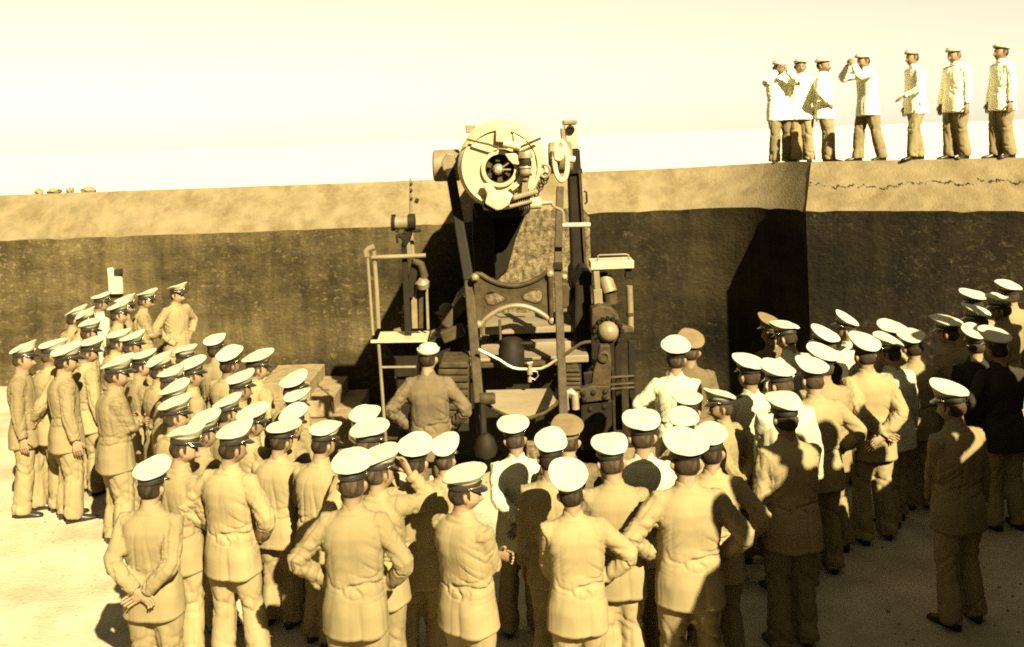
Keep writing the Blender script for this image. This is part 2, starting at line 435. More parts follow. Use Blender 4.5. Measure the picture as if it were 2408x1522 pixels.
# concrete steps at the foot of the wall
st = empty('concrete_steps', (-3.2, 13.2, 0)); tag(st, 'flight of worn concrete steps against the wall left of the gun', 'steps')
rnd = random.Random(8)
for k, (xr, y0, z1) in enumerate(((-3.15, 14.6, .21), (-2.78, 14.3, .0), (-2.45, 14.0, -.23), (-2.15, 13.7, -.48), (-1.85, 13.4, -.73), (-1.55, 13.1, -.98), (-1.25, 12.8, -1.23), (-.95, 12.5, -1.48))):
    m = bmesh.new()
    bmesh.ops.create_cube(m, size=1)
    bmesh.ops.scale(m, vec=(3.9 + xr, 15.8 - y0, z1 + 1.85), verts=m.verts)
    bmesh.ops.translate(m, vec=((xr - 3.9) / 2, (15.8 + y0) / 2, (z1 - 1.85) / 2), verts=m.verts)
    bmesh.ops.subdivide_edges(m, edges=m.edges[:], cuts=9, use_grid_fill=True)
    for v in m.verts:
        n1 = math.sin(v.co.x * 9 + k * 2) * .5 + math.sin(v.co.x * 23 + k) * .5
        if v.co.y < y0 + .02: v.co.y += .012 * n1 + rnd.uniform(0, .012)
        if v.co.z > z1 - .02: v.co.z += rnd.uniform(-.012, .004)
    me = bpy.data.meshes.new('step'); m.to_mesh(me); m.free()
    link('step', me, M['concrete_step'], st, bevel=.012)

# white board on the wall at left, clipped corner, dark bracket
wb = empty('white_board', P(270, 692, 15.80)); tag(wb, 'small blank white board with a clipped corner on the wall behind the left crowd', 'board')
m = MB(); poly = [P(256, 692, 15.78), P(288, 691, 15.78), P(286, 656, 15.78), P(262, 630, 15.78), P(252, 631, 15.78)]
m.prism(poly, (0, .05, 0)); link('panel', m.mesh('panel'), M['white_cloth'], wb, bevel=.004)
m = MB(); q = P(276, 640, 15.76); m.box(q.x - .05, q.x + .05, 15.74, 15.87, q.z - .045, q.z + .045)
link('bracket', m.mesh('bracket'), M['visor'], wb, bevel=.006)

# low dark lumps lying on the parapet at far left
for k, (px, w_, lab) in enumerate(((90, .07, 'smallest dark stone on the parapet edge at far left'), (127, .12, 'middle dark stone on the parapet edge at far left'), (163, .08, 'flat dark stone between two larger stones on the parapet edge'), (206, .14, 'largest dark stone on the parapet edge, farthest right of the row'))):
    q = P(px, 458, 16.72); m = bmesh.new(); bmesh.ops.create_icosphere(m, subdivisions=2, radius=1)
    rr = random.Random(k + 40)
    for v in m.verts: v.co = Vector((v.co.x * w_, v.co.y * w_ * .7, v.co.z * .06)) * rr.uniform(.65, 1.25)
    me = bpy.data.meshes.new('stone'); m.to_mesh(me); m.free()
    o = link('stone', me, M['shoe']); o.location = (q.x, 16.74, 3.07 + .03)
    me.materials.clear(); me.materials.append(M['concrete_step'])
    tag(o, lab, 'stone', 'dark stones on the parapet at far left')

# raised platform behind and to the right of the camera, on which other onlookers stand (it shades the right of the crowd)
pp = [(-3, 1.0), (.9, 1.4), (2.36, 3.55), (6.6, 9.9), (13, 6), (6, -5), (-3, -5)]
m = MB(); m.prism([(x, y, -.05) for x, y in pp], (0, 0, 1.90))
tag(link('viewing_platform', m.mesh('viewing_platform'), M['concrete_step']), 'raised concrete platform right of the camera, shading the right foreground', 'platform')

m = MB(); a, b = Vector((2.40, 3.62, 0)), Vector((6.62, 9.92, 0)); 
m.prism([(a.x, a.y, 1.84), (b.x, b.y, 1.84), (b.x + .25, b.y - .17, 1.84), (a.x + .25, a.y - .17, 1.84)], (0, 0, .56))  # unseen kerb added to shade the ground between the platform onlookers
tag(link('platform_kerb', m.mesh('platform_kerb'), M['concrete_step'], bevel=.02), 'low concrete kerb added on the platform edge right of the camera, shading the ground', 'kerb')  # added kerb, unseen, there to shade the ground

# added dark slope, unseen, put round the camera to block low sky light
M['sky_blocker'] = material('dark_sky_blocker', (.020,.018,.008), (.045,.038,.018), .95, .35, .8, 3.0, bdist=.4, spec=.05)
hm = MB(); na, prof = 64, [(30, -.3), (36, 5), (44, 12), (56, 19), (75, 25), (110, 30)]
rnd = random.Random(77)
vs = []
for i in range(na + 1):
    az = R(42) + R(276) * i / na
    for r_, z in prof:
        rr = r_ * (1 + .05 * math.sin(az * 5)); zz = z * (.9 + .12 * math.sin(az * 7 + r_) + rnd.uniform(-.03, .03)) if z > 0 else z
        vs.append((rr * math.sin(az), 6 + rr * math.cos(az), zz * 1.6))
k = len(prof)
hm.add(vs, [(i*k + j, (i+1)*k + j, (i+1)*k + j + 1, i*k + j + 1) for i in range(na) for j in range(k - 1)])
tag(link('sky_blocker_slope', hm.mesh('sky_blocker_slope'), M['sky_blocker'], smooth=True), kind='structure')

# loose grit scattered over the apron: nobody could count it
rnd = random.Random(91); gm = MB()
for k in range(900):
    x, y = rnd.uniform(-6.5, 4.5), rnd.uniform(4.5, 10.9)
    r_ = rnd.uniform(.004, .013) * (1.8 if rnd.random() < .06 else 1)
    vs = [(x + r_ * rnd.uniform(.7, 1.2) * dx, y + r_ * rnd.uniform(.7, 1.2) * dy, .004 + r_ * dz) for dx, dy, dz in ((1, 0, 0), (0, 1, .1), (-1, 0, 0), (0, -1, .1), (0, 0, .9), (0, 0, -.6))]
    gm.add(vs, [(0, 1, 4), (1, 2, 4), (2, 3, 4), (3, 0, 4), (1, 0, 5), (2, 1, 5), (3, 2, 5), (0, 3, 5)])
tag(link('gravel', gm.mesh('gravel'), M['concrete_step']), 'loose grit scattered over the pale ground around the men', 'gravel', kind='stuff')

# ------------------------------------------------------------------ the gun on its lever carriage
M['gun_dark'] = material('dark_gun_paint', (.009,.0065,.003), (.017,.012,.0058), .65, 4, .25, 60, bdist=.004, spec=.12)
M['gun_mid'] = material('brown_gun_paint', (.030,.021,.0085), (.060,.042,.018), .6, 9, .5, 45, bdist=.006, spec=.12, detail=10)
M['gun_pale'] = material('pale_gun_paint', (.13,.098,.048), (.185,.142,.074), .5, 5, .25, 60, bdist=.003, spec=.4)
M['gun_breech'] = material('breech_enamel', (.36,.295,.165), (.44,.365,.215), .34, 5, .25, 40, bdist=.004, spec=.5, detail=10)
M['steel'] = material('bright_steel', (.30,.24,.14), (.42,.34,.21), .35, 14, .1, 80, metal=.5, bdist=.002)
M['deck_plate'] = material('worn_deck_plate', (.13,.098,.050), (.185,.142,.078), .7, 3, .4, 30, stretch=(.5,1,3), bdist=.006)

GUN = empty('coast_gun', (0.05, 12.4, -1.8))
tag(GUN, 'large disappearing coast gun on its lever carriage, breech toward the camera', 'gun')
def gp(name, mb, mat, parent=GUN, bevel=.008, smooth=False, auto=None):
    return link(name, mb.mesh(name), M[mat], parent, smooth=smooth, bevel=bevel, auto=auto)
def rnd_part(name, mb, mat, parent=GUN):
    return gp(name, mb, mat, parent, bevel=0, smooth=True, auto=35)

YB = 10.6
bc = P(1178.5, 392, YB); AX = Vector((.012, 1, .03)).normalized()
def on_face(px, py, d=0.0):            # a point on the breech face plane, d towards the camera
    return P(px, py, YB - d)
# barrel with its hoops
brl = rnd_part('barrel', MB().lathe([(.19, .02), (.40, .0), (.43, .005), (.455, .03), (.475, .075), (.478, .30), (.482, .32), (.482, .62), (.51, .65), (.51, 1.35), (.475, 1.4), (.47, 2.6), (.43, 2.7), (.42, 3.6), (.35, 3.75), (.24, 7.6), (.26, 7.75), (.25, 8.0), (.14, 8.0), (.13, 7.4)], bc, AX, 72, caps=False), 'gun_breech')
rnd_part('breech_ring', MB().lathe([(.39, .015), (.395, -.025), (.425, -.03), (.435, -.01), (.435, .03)], bc, AX, 72, caps=False), 'gun_breech')
# the breech recess: threaded wall, block, spindle
blk = rnd_part('breech_recess', MB().lathe([(.185, -.012), (.155, -.012), (.152, .02), (.146, .02), (.146, .035), (.152, .035), (.152, .05), (.146, .05), (.146, .065), (.152, .065), (.152, .08), (.14, .09), (.0, .09)], on_face(1175, 397, .0), AX, 48, caps=False), 'gun_dark')
rnd_part('breech_bush', MB().lathe([(.20, .0), (.20, -.02), (.185, -.028), (.16, -.028), (.155, .0)], on_face(1175, 397, .005), AX, 48, caps=False), 'gun_breech')
cc = on_face(1172, 399, .0)
rnd_part('obturator_spindle', MB().lathe([(.062, .09), (.06, .0), (.045, -.02), (.04, -.05), (.02, -.06), (.0, -.06)], cc, AX, 24, caps=False), 'steel')
for a0 in (20, 78, 140, 200, 262, 322):      # interrupted thread sectors
    m = MB(); pts = []
    for r_, seq in ((.138, np.linspace(a0, a0 + 28, 6)), (.085, np.linspace(a0 + 28, a0, 6))):
        for t in seq: pts.append(cc + Vector((math.cos(R(t)) * r_, .075, math.sin(R(t)) * r_)))
    m.prism(pts, (0, -.05, 0)); gp('thread_sector', m, 'gun_mid', bevel=.004)
for p1 in ((1197, 383), (1201, 399)):
    rnd_part('block_handle', MB().tube([cc + Vector((.01, -.03, 0)), on_face(p1[0], p1[1], .06)], .009, 8), 'steel')
# toothed rack right of the bore
rk = MB(); c2 = on_face(1175, 397, .02)
arc = [(c2 + Vector((math.cos(R(t)) * .225, 0, math.sin(R(t)) * .225))) for t in np.linspace(8, -62, 14)]
arc2 = [(c2 + Vector((math.cos(R(t)) * .275, 0, math.sin(R(t)) * .275))) for t in np.linspace(-62, 8, 14)]
rk.prism(arc + arc2, (0, -.035, 0)); rack = gp('gear_rack', rk, 'gun_breech', bevel=.004)
for t in np.linspace(2, -58, 10):
    d = Vector((math.cos(R(t)), 0, math.sin(R(t))))
    gp('rack_tooth', MB().beam(c2 + d * .275, c2 + d * .305, .02, .03), 'gun_mid', rack, bevel=.002)
# hinge post with collars
hx = on_face(1236, 352, .10)
for z0, z1, r_, mt in ((358, 372, .075, 'steel'), (372, 378, .058, 'gun_mid'), (378, 391, .066, 'gun_dark'), (391, 396, .075, 'steel'), (396, 408, .062, 'steel'), (408, 414, .07, 'gun_mid'), (414, 424, .04, 'gun_pale')):
    a, b = on_face(1236, z0, .10), on_face(1236, z1, .10)
    rnd_part('hinge_collar', MB().lathe([(r_*.96, 0), (r_, .008), (r_, (a-b).length-.008), (r_*.96, (a-b).length)], b, a - b, 24), mt)
gp('hinge_bracket', MB().beam(on_face(1236, 424, .06), on_face(1232, 470, .04), .07, .10), 'gun_pale')
gp('hinge_arm', MB().prism([on_face(x, y, .05) for x, y in ((1187, 362), (1212, 360), (1222, 372), (1222, 388), (1206, 386), (1196, 376))], (0, -.05, 0)), 'gun_breech', bevel=.01)
# operating rods and roller above the bore
rnd_part('lever_rod', MB().tube([on_face(1098, 328, .09), on_face(1150, 340, .09), on_face(1172, 348, .07)], .012, 8), 'gun_mid')
rnd_part('lever_rod', MB().tube([on_face(1222, 347, .12), on_face(1272, 325, .12)], .014, 8), 'gun_mid')
rnd_part('roller', MB().tube([on_face(1184, 337, .12), on_face(1224, 346, .12)], .042, 14), 'gun_breech')
gp('upper_bracket', MB().prism([on_face(x, y, .03) for x, y in ((1166, 304), (1200, 308), (1204, 336), (1166, 334))], (0, -.04, 0)), 'gun_breech', bevel=.012)
gp('carrier_plate', MB().prism([on_face(x, y, .012) for x, y in ((1206, 313), (1235, 330), (1256, 360), (1262, 398), (1255, 440), (1226, 452), (1222, 412), (1246, 372), (1210, 350))], (0, -.02, 0)), 'gun_breech', bevel=.008)
# loading tray and its bracket below the bore
gp('tray_bracket', MB().prism([on_face(x, y, .03) for x, y in ((1133, 430), (1156, 432), (1170, 452), (1196, 450), (1208, 460), (1196, 482), (1180, 492), (1168, 494), (1140, 478), (1146, 456))], (0, -.10, 0)), 'gun_breech', bevel=.02)
gp('tray_lip', MB().beam(on_face(1205, 466, .12), on_face(1264, 449, .10), .05, .16), 'gun_pale', bevel=.015)
gp('tray_lip', MB().beam(on_face(1196, 486, .14), on_face(1252, 472, .12), .035, .14), 'gun_pale', bevel=.012)
gp('counterpoise_block', MB().prism([on_face(x, y, .02) for x, y in ((1134, 470), (1150, 468), (1182, 492), (1178, 500), (1136, 494))], (0, -.06, 0)), 'gun_dark', bevel=.01)
# elevating crank
rnd_part('worm_gear', MB().lathe([(.03, 0), (.05, .01), (.05, .14), (.03, .15)], on_face(1217, 481, .1), (1, 0, .03), 14), 'gun_mid')
for k in range(6):
    q = on_face(1219 + k * 5, 481 - k * .2, .1)
    rnd_part('worm_thread', MB().lathe([(.045, 0), (.062, .006), (.062, .010), (.045, .016)], q, (1, 0, .2), 14), 'steel')
rnd_part('crank_housing', MB().lathe([(.05, 0), (.066, .01), (.066, .12), (.05, .13)], on_face(1245, 479, .1), (1, 0, .03), 20), 'gun_breech')
rnd_part('crank_shaft', MB().tube([on_face(1270, 478, .1), on_face(1298, 476, .1)], .026, 12), 'steel')
rnd_part('crank_handle', MB().tube([on_face(1298, 480, .1), on_face(1304, 487, .11), on_face(1320, 494, .12), on_face(1324, 500, .12), on_face(1325, 526, .12)], .017, 10), 'gun_pale')
rnd_part('crank_grip', MB().tube([on_face(1323, 530, .12), on_face(1388, 529, .12)], .026, 12), 'gun_breech')
# chain links down the right side
for k in range(7):
    q = P(1283 - k * 5.2 + (3 if k % 2 else 0), 416 + k * 7.5, 10.62)
    ring = [q + Vector((math.cos(t) * .03, math.sin(t) * .012, math.sin(t) * .042)) for t in np.linspace(0, 2 * math.pi, 11)]
    rnd_part('chain_link', MB().tube(ring, .011, 6, caps=False), 'gun_mid' if k % 2 else 'gun_dark')
q = P(1281, 402, 10.6)
rnd_part('pulley', MB().tube([q + Vector((math.cos(t) * .055, 0, math.sin(t) * .07)) for t in np.linspace(0, 2 * math.pi, 17)], .016, 8, caps=False), 'gun_pale')
# trunnions, right wheel and left pin
rnd_part('trunnion', MB().lathe([(.17, 0), (.19, .02), (.19, .26), (.17, .28)], P(1290, 372, 11.7), (1, 0, 0), 28), 'gun_pale')
rnd_part('trunnion', MB().lathe([(.17, 0), (.19, .02), (.19, .30), (.17, .32)], P(1082, 388, 11.7), (-1, 0, 0), 28), 'gun_pale')
q = P(1319, 378, 11.3)
rnd_part('hand_wheel', MB().tube([q + Vector((math.cos(t) * .075, math.sin(t) * .05, math.sin(t) * .23)) for t in np.linspace(0, 2 * math.pi, 25)], .03, 8, caps=False), 'gun_breech')
gp('wheel_bracket', MB().prism([P(x, y, 11.25) for x, y in ((1303, 352), (1318, 345), (1330, 352), (1326, 372), (1316, 380), (1304, 376))], (0, .12, 0)), 'gun_breech', bevel=.012)
rnd_part('pin', MB().tube([P(1335, 374, 11.3), P(1352, 376, 11.3)], .04, 12), 'gun_breech')
gp('sight_bracket', MB().prism([P(x, y, 11.2) for x, y in ((1037, 380), (1050, 360), (1068, 362), (1072, 392), (1062, 404), (1042, 402))], (0, .14, 0)), 'gun_pale', bevel=.015)
gp('sight_block', MB().prism([P(x, y, 11.3) for x, y in ((1094, 294), (1118, 295), (1116, 312), (1096, 313))], (0, .1, 0)), 'gun_pale', bevel=.01)
# the long elevating arms in front
gp('elevating_arm', MB().beam(P(1058, 398, 11.2), P(1103, 660, 10.75), .105, .10, w2=.115), 'gun_dark', bevel=.015)
gp('elevating_arm', MB().beam(P(1103, 660, 10.74), P(1134, 1035, 10.1), .105, .09, w2=.10), 'gun_mid', bevel=.015)
gp('elevating_arm', MB().beam(P(1317, 440, 11.2), P(1311, 640, 10.75), .085, .07), 'gun_mid', bevel=.012)
gp('elevating_arm', MB().beam(P(1311, 640, 10.74), P(1326, 1000, 10.1), .085, .08, w2=.095), 'gun_mid', bevel=.012)
gp('arm_clip', MB().beam(P(1312, 618, 10.72), P(1312, 634, 10.72), .10, .09), 'gun_dark', bevel=.006)
rnd_part('arm_bolt', MB().lathe([(.03, 0), (.035, .02), (.02, .045), (0, .05)], P(1327, 651, 10.7), (0, -1, 0), 14), 'steel')
# cast saddle between the arms
def arcpts(p0, pm, p1, n):
    out = []
    for t in np.linspace(0, 1, n):
        w0, w1, w2 = (1-t)*(1-2*t), 4*t*(1-t), t*(2*t-1)
        out.append((p0[0]*w0 + pm[0]*w1 + p1[0]*w2, p0[1]*w0 + pm[1]*w1 + p1[1]*w2))
    return out
YS = 10.62
top = [(1113, 652), (1120, 645), (1132, 646)] + arcpts((1138, 650), (1206, 672), (1276, 648), 15) + [(1284, 641), (1295, 640), (1301, 648)]
bot = [(1302, 752), (1294, 757)] + arcpts((1288, 748), (1214, 719), (1140, 752), 15) + [(1130, 766), (1121, 764)]
sbm = bmesh.new()
def loop(pts): return [sbm.verts.new(P(x, y, YS)) for x, y in pts]
outer = loop(top + bot)
holes = [[(1140, 700), (1144, 688), (1155, 684), (1170, 688), (1188, 698), (1189, 705), (1180, 710), (1160, 717), (1148, 714)],
         [(1228, 697), (1232, 690), (1252, 681), (1268, 680), (1276, 687), (1276, 702), (1268, 711), (1256, 711), (1232, 704)]]
hv = [loop(h) for h in holes]
ed = []
for lp in [outer] + hv:
    for i in range(len(lp)): ed.append(sbm.edges.new((lp[i], lp[(i+1) % len(lp)])))
bmesh.ops.triangle_fill(sbm, use_beauty=True, use_dissolve=False, edges=ed)
bmesh.ops.recalc_face_normals(sbm, faces=sbm.faces)
ext = bmesh.ops.extrude_face_region(sbm, geom=sbm.faces[:])
for v in [x for x in ext['geom'] if isinstance(x, bmesh.types.BMVert)]: v.co.y += .06
bmesh.ops.recalc_face_normals(sbm, faces=sbm.faces)
me = bpy.data.meshes.new('saddle'); sbm.to_mesh(me); sbm.free()
sad = link('saddle', me, M['gun_mid'], GUN, bevel=.006)
for nm, pts in (('saddle_rim', top), ('saddle_rim', bot)):
    rnd_part(nm, MB().tube([P(x, y, YS - .005) for x, y in pts], .027, 8), 'gun_mid' if pts is top else 'gun_pale', sad)
for h in holes:
    rnd_part('hole_rim', MB().tube([P(x, y, YS - .004) for x, y in h + h[:1]], .010, 6, caps=False), 'gun_mid', sad)
rnd_part('saddle_flange', MB().tube([P(1293, 650, YS - .03), P(1297, 750, YS - .03)], .022, 8), 'gun_mid', sad)
for x, y in ((1117, 653), (1293, 645), (1126, 764), (1298, 755)):
    rnd_part('saddle_boss', MB().lathe([(.04, 0), (.048, .02), (.03, .06), (0, .07)], P(x, y, YS), (0, -1, .2), 16), 'gun_pale', sad)
# great gun levers behind the saddle
gp('gun_lever', MB().prism([P(x, y, 11.5) for x, y in ((1110, 486), (1150, 478), (1160, 520), (1166, 690), (1120, 700), (1110, 560))], (0, .55, 0)), 'gun_dark', bevel=.03)
gp('cradle_beam', MB().prism([P(x, y, 11.3) for x, y in ((1110, 478), (1252, 474), (1246, 498), (1236, 508), (1120, 514))], (0, .8, 0)), 'gun_dark', bevel=.03)
gp('gun_shadow_block', MB().prism([P(x, y, 11.9) for x, y in ((1150, 505), (1236, 505), (1214, 560), (1192, 640), (1160, 668))], (0, .3, 0)), 'gun_dark', bevel=.03)  # dark block shaped to the gun's shadow on the wall behind
post = gp('lever_post', MB().prism([P(x, y, 11.9) for x, y in ((1335, 352), (1364, 350), (1376, 560), (1388, 760), (1350, 762), (1342, 560))], (0, .34, 0)), 'gun_dark', bevel=.02)
gp('post_strip', MB().beam(P(1362, 400, 11.87), P(1383, 740, 11.87), .02, .04), 'gun_mid', post, bevel=.005)
gp('post_head', MB().prism([P(x, y, 11.88) for x, y in ((1328, 292), (1354, 290), (1361, 350), (1334, 352))], (0, .36, 0)), 'gun_breech', post, bevel=.012)
gp('post_cap', MB().prism([P(x, y, 11.86) for x, y in ((1325, 283), (1357, 282), (1358, 291), (1326, 293))], (0, .4, 0)), 'gun_pale', post, bevel=.008)
rnd_part('post_eye', MB().lathe([(.05, 0), (.055, .02), (.03, .03), (.025, .01), (0, .01)], P(1341, 305, 11.87), (0, -1, 0), 18), 'gun_dark', post)
gp('post_plate', MB().prism([P(x, y, 11.84) for x, y in ((1320, 302), (1327, 301), (1333, 338), (1322, 340))], (0, .3, 0)), 'gun_pale', post, bevel=.006)
gp('post_collar', MB().prism([P(x, y, 11.86) for x, y in ((1335, 398), (1369, 396), (1370, 408), (1336, 410))], (0, .42, 0)), 'gun_dark', post, bevel=.006)
rnd_part('post_handle', MB().tube([P(1373, 450, 11.9), P(1379, 452, 11.9), P(1380, 476, 11.9), P(1374, 480, 11.9)], .012, 8), 'gun_dark', post)
gp('side_cheek', MB().prism([P(x, y, 11.15) for x, y in ((1352, 668), (1372, 636), (1392, 640), (1392, 870), (1356, 876), (1350, 780))], (0, 1.5, 0)), 'gun_dark', bevel=.03)  # dark cheeks added to fill the shaded gaps of the carriage
gp('side_cheek', MB().prism([P(x, y, 11.15) for x, y in ((1060, 735), (1092, 700), (1110, 690), (1112, 900), (1062, 900))], (0, 1.5, 0)), 'gun_dark', bevel=.03)
gp('counter_block', MB().prism([P(x, y, 11.3) for x, y in ((1316, 664), (1336, 668), (1346, 690), (1344, 716), (1328, 728), (1316, 722))], (0, .6, 0)), 'gun_mid', bevel=.02)
gp('brace', MB().beam(P(1096, 700, 11.1), P(1046, 770, 11.0), .12, .12), 'gun_mid', bevel=.02)
# decks and beams behind the saddle
def deck(name, x0, x1, y_front, Y0, depth, thick, mat, drop=0):
    a, b = P(x0, y_front, Y0), P(x1, y_front, Y0); z = (a.z + b.z) / 2
    return gp(name, MB().box(a.x, b.x, Y0, Y0 + depth, z - thick, z), mat, bevel=.01)
deck('cross_beam', 1140, 1352, 770, 11.25, .95, .07, 'deck_plate')
deck('front_deck', 1098, 1384, 840, 10.75, .44, .08, 'deck_plate')
deck('middle_deck', 1130, 1380, 806, 11.2, .5, .09, 'deck_plate')
deck('rear_deck', 1150, 1378, 783, 11.72, 1.2, .09, 'deck_plate')
deck('deck_edge', 1184, 1378, 779, 11.70, .03, .05, 'gun_mid')
deck('lower_deck', 1128, 1330, 852, 10.62, .12, .05, 'gun_mid')
for px in (1100, 1352):
    a = P(px, 850, 10.9)
    gp('deck_bracket', MB().beam(a, a + Vector((0, 0, -.5)), .12, .3), 'gun_dark', bevel=.01)
mtr = rnd_part('elevating_motor', MB().lathe([(.10, 0), (.135, .02), (.14, .20), (.12, .24), (.12, .30), (.06, .33)], P(1204, 866, 10.5), (0, .15, 1), 24), 'gun_dark')
gp('motor_box', MB().prism([P(x, y, 10.42) for x, y in ((1184, 826), (1228, 822), (1232, 866), (1186, 866))], (0, .22, 0)), 'gun_dark', mtr, bevel=.02)
for y in (808, 846):
    rnd_part('motor_shaft', MB().tube([P(1222, y, 10.5), P(1252, y, 10.5)], .022, 10), 'gun_dark', mtr)
rnd_part('vertical_shaft', MB().tube([P(1175, 752, 10.7), P(1178, 820, 10.55)], .016, 10), 'gun_mid')
# sagging bright pipe with its valve
rnd_part('pipe', MB().tube([P(x, y, 10.3) for x, y in ((1126, 822), (1150, 834), (1174, 846), (1192, 858), (1206, 865), (1222, 868), (1246, 868), (1272, 867), (1290, 859), (1310, 845))], .016, 8), 'steel')
rnd_part('pipe', MB().tube([P(x, y, 10.35) for x, y in ((1322, 839), (1338, 828), (1352, 817), (1366, 808), (1378, 805), (1390, 804))], .018, 8), 'gun_mid')
for y0, y1, r_ in ((852, 858, .03), (858, 872, .022), (872, 880, .03), (880, 888, .012), (888, 898, .022)):
    rnd_part('valve_body', MB().tube([P(1246, y0, 10.28), P(1246, y1, 10.28)], r_, 10), 'steel')
rnd_part('valve_cock', MB().tube([P(1240, 855, 10.26), P(1253, 852, 10.26)], .012, 8), 'steel')
rnd_part('valve_chain', MB().tube([P(1252, 872, 10.27), P(1263, 874, 10.27), P(1266, 884, 10.27), P(1258, 893, 10.27), P(1250, 890, 10.27)], .005, 6), 'steel')
# dark plate standing in for the shaded gap behind the pipe, inclined apron plate below
a, b = P(1120, 862, 10.9), P(1352, 862, 10.9)
gp('gap_shade_plate', MB().box(a.x, b.x, 10.95, 11.0, .35, a.z), 'gun_dark')
pts = [(1142, 917), (1314, 912)] + [(1318, 930), (1308, 950), (1280, 970), (1248, 981), (1222, 983), (1190, 976), (1160, 962), (1144, 946)]
apr = MB(); poly = []
for x, y in pts:
    t = (y - 912) / 71.0; poly.append(P(x, y, 10.45 - .55 * t))
apr.prism(poly, (0, .02, -.04)); ap = gp('apron_plate', apr, 'deck_plate', bevel=.01)
rnd_part('apron_rim', MB().tube([p + Vector((0, -.015, .0)) for p in poly[2:]], .018, 8), 'gun_mid', ap)
gp('apron_band', MB().prism([poly[1].lerp(poly[0], .15) + Vector((0, -.005, .012)), poly[1].lerp(poly[0], .04) + Vector((0, -.005, .012)), P(1290, 962, 10.0) + Vector((0, 0, .02)), P(1262, 974, 9.95) + Vector((0, 0, .02)), P(1278, 940, 10.2) + Vector((0, 0, .02))], (0, .004, -.012)), 'gun_dark', ap, bevel=0)
rnd_part('pedal_lug', MB().lathe([(.055, 0), (.06, .02), (.06, .14), (.05, .16)], P(1128, 938, 10.0), (1, 0, 0), 18), 'gun_mid')
rnd_part('pedal_rod', MB().tube([P(1134, 945, 10.0), P(1138, 1035, 9.9)], .035, 10), 'gun_dark')
rnd_part('pedal_foot', MB().lathe([(.03, 0), (.10, .03), (.12, .10), (.09, .2), (.04, .25)], P(1143, 1078, 9.85), (0, 0, 1), 22), 'gun_dark')
# buffer plate stacks either side
for x0, x1, y0, y1, n_, Y0 in ((1030, 1102, 852, 1000, 9, 10.15), (1326, 1366, 868, 940, 7, 10.5)):
    for k in range(n_):
        ya = y0 + (y1 - y0) * k / n_; yb = y0 + (y1 - y0) * (k + .86) / n_
        g_ = .014 if k % 2 else 0
        gp('buffer_plate', MB().prism([P(x, y, Y0 + g_) for x, y in ((x0 + (6 if k == 0 else 0), ya), (x1 - (4 if k == 0 else 0), ya), (x1, yb), (x0, yb))], (0, .5, 0)), 'gun_mid', bevel=.015)
gp('dark_gap_chassis', MB().box(-1.0, -.45, 11.2, 13.6, -1.8, 1.0), 'gun_dark', bevel=.03)  # dark boxes added so the gaps in the carriage look deeply shaded
gp('dark_gap_chassis', MB().box(.55, 1.05, 11.2, 13.6, -1.8, 1.05), 'gun_dark', bevel=.03)
rnd_part('racer_ring', MB().lathe([(2.0, 0), (2.0, .18), (1.9, .22), (1.3, .22), (1.3, .0)], (0.05, 13.3, -1.795), (0, 0, 1), 72, caps=False), 'gun_dark')
# right hand: flanged bearing, lever plate and rivets
bp_ = P(1429, 780, 10.7)
br = gp('bearing_plate', MB().prism([P(x, y, 10.75) for x, y in ((1391, 728), (1408, 718), (1436, 722), (1454, 742), (1462, 768), (1460, 790), (1448, 806), (1428, 812), (1404, 806), (1392, 790))], (0, .3, 0)), 'gun_mid', bevel=.02)
rnd_part('bearing_hub', MB().lathe([(.115, 0), (.11, .04), (.085, .08), (.04, .105), (0, .11)], P(1430, 780, 10.72), (0, -1, .12), 28), 'gun_pale', br)
for k in range(13):
    t = R(-40 + k * 21.5); q = P(1430, 780, 10.74) + Vector((math.cos(t) * .15, 0, math.sin(t) * .15))
    rnd_part('bolt', MB().lathe([(.026, 0), (.026, .03), (.018, .04)], q, (0, -1, 0), 6), 'gun_dark', br)
lp = gp('lever_plate', MB().prism([P(x, y, 10.6) for x, y in ((1411, 812), (1434, 812), (1438, 850), (1436, 912), (1390, 914), (1396, 870), (1406, 844))], (0, .10, 0)), 'gun_mid', bevel=.012)
rnd_part('lever_boss', MB().lathe([(.07, 0), (.065, .03), (.04, .04), (.035, .02), (0, .02)], P(1420, 838, 10.6), (0, -1, 0), 22), 'gun_mid', lp)
rp = gp('riveted_plate', MB().prism([P(x, y, 10.5) for x, y in ((1364, 916), (1392, 908), (1436, 908), (1436, 940), (1370, 948))], (0, .12, 0)), 'gun_mid', bevel=.01)
for x, y in ((1372, 926), (1395, 924), (1423, 921), (1374, 940), (1421, 934)):
    rnd_part('rivet', MB().lathe([(.03, 0), (.026, .015), (.012, .026), (0, .028)], P(x, y, 10.5), (0, -1, 0), 12), 'gun_dark', rp)
rnd_part('bent_pipe', MB().tube([P(x, y, 10.35) for x, y in ((1330, 964), (1328, 936), (1332, 924), (1342, 921), (1352, 928), (1354, 962))], .04, 12), 'steel')
gp('lower_frame', MB().prism([P(x, y, 10.55) for x, y in ((1366, 950), (1440, 940), (1440, 1060), (1366, 1060))], (0, .6, 0)), 'gun_dark', bevel=.02)
for x, y in ((1388, 962), (1421, 956), (1388, 986), (1421, 984)):
    rnd_part('rivet', MB().lathe([(.03, 0), (.026, .015), (.012, .026), (0, .028)], P(x, y, 10.55), (0, -1, 0), 12), 'gun_dark')
for y in (888, 905, 915):
    rnd_part('side_pipe', MB().tube([P(1437, y, 10.8), P(1492, y - 4, 10.8)], .014, 8), 'gun_mid')
for x in (1452, 1484):
    gp('side_bar', MB().beam(P(x, 800, 10.85), P(x + 4, 1010, 10.85), .07, .07), 'gun_dark', bevel=.008)
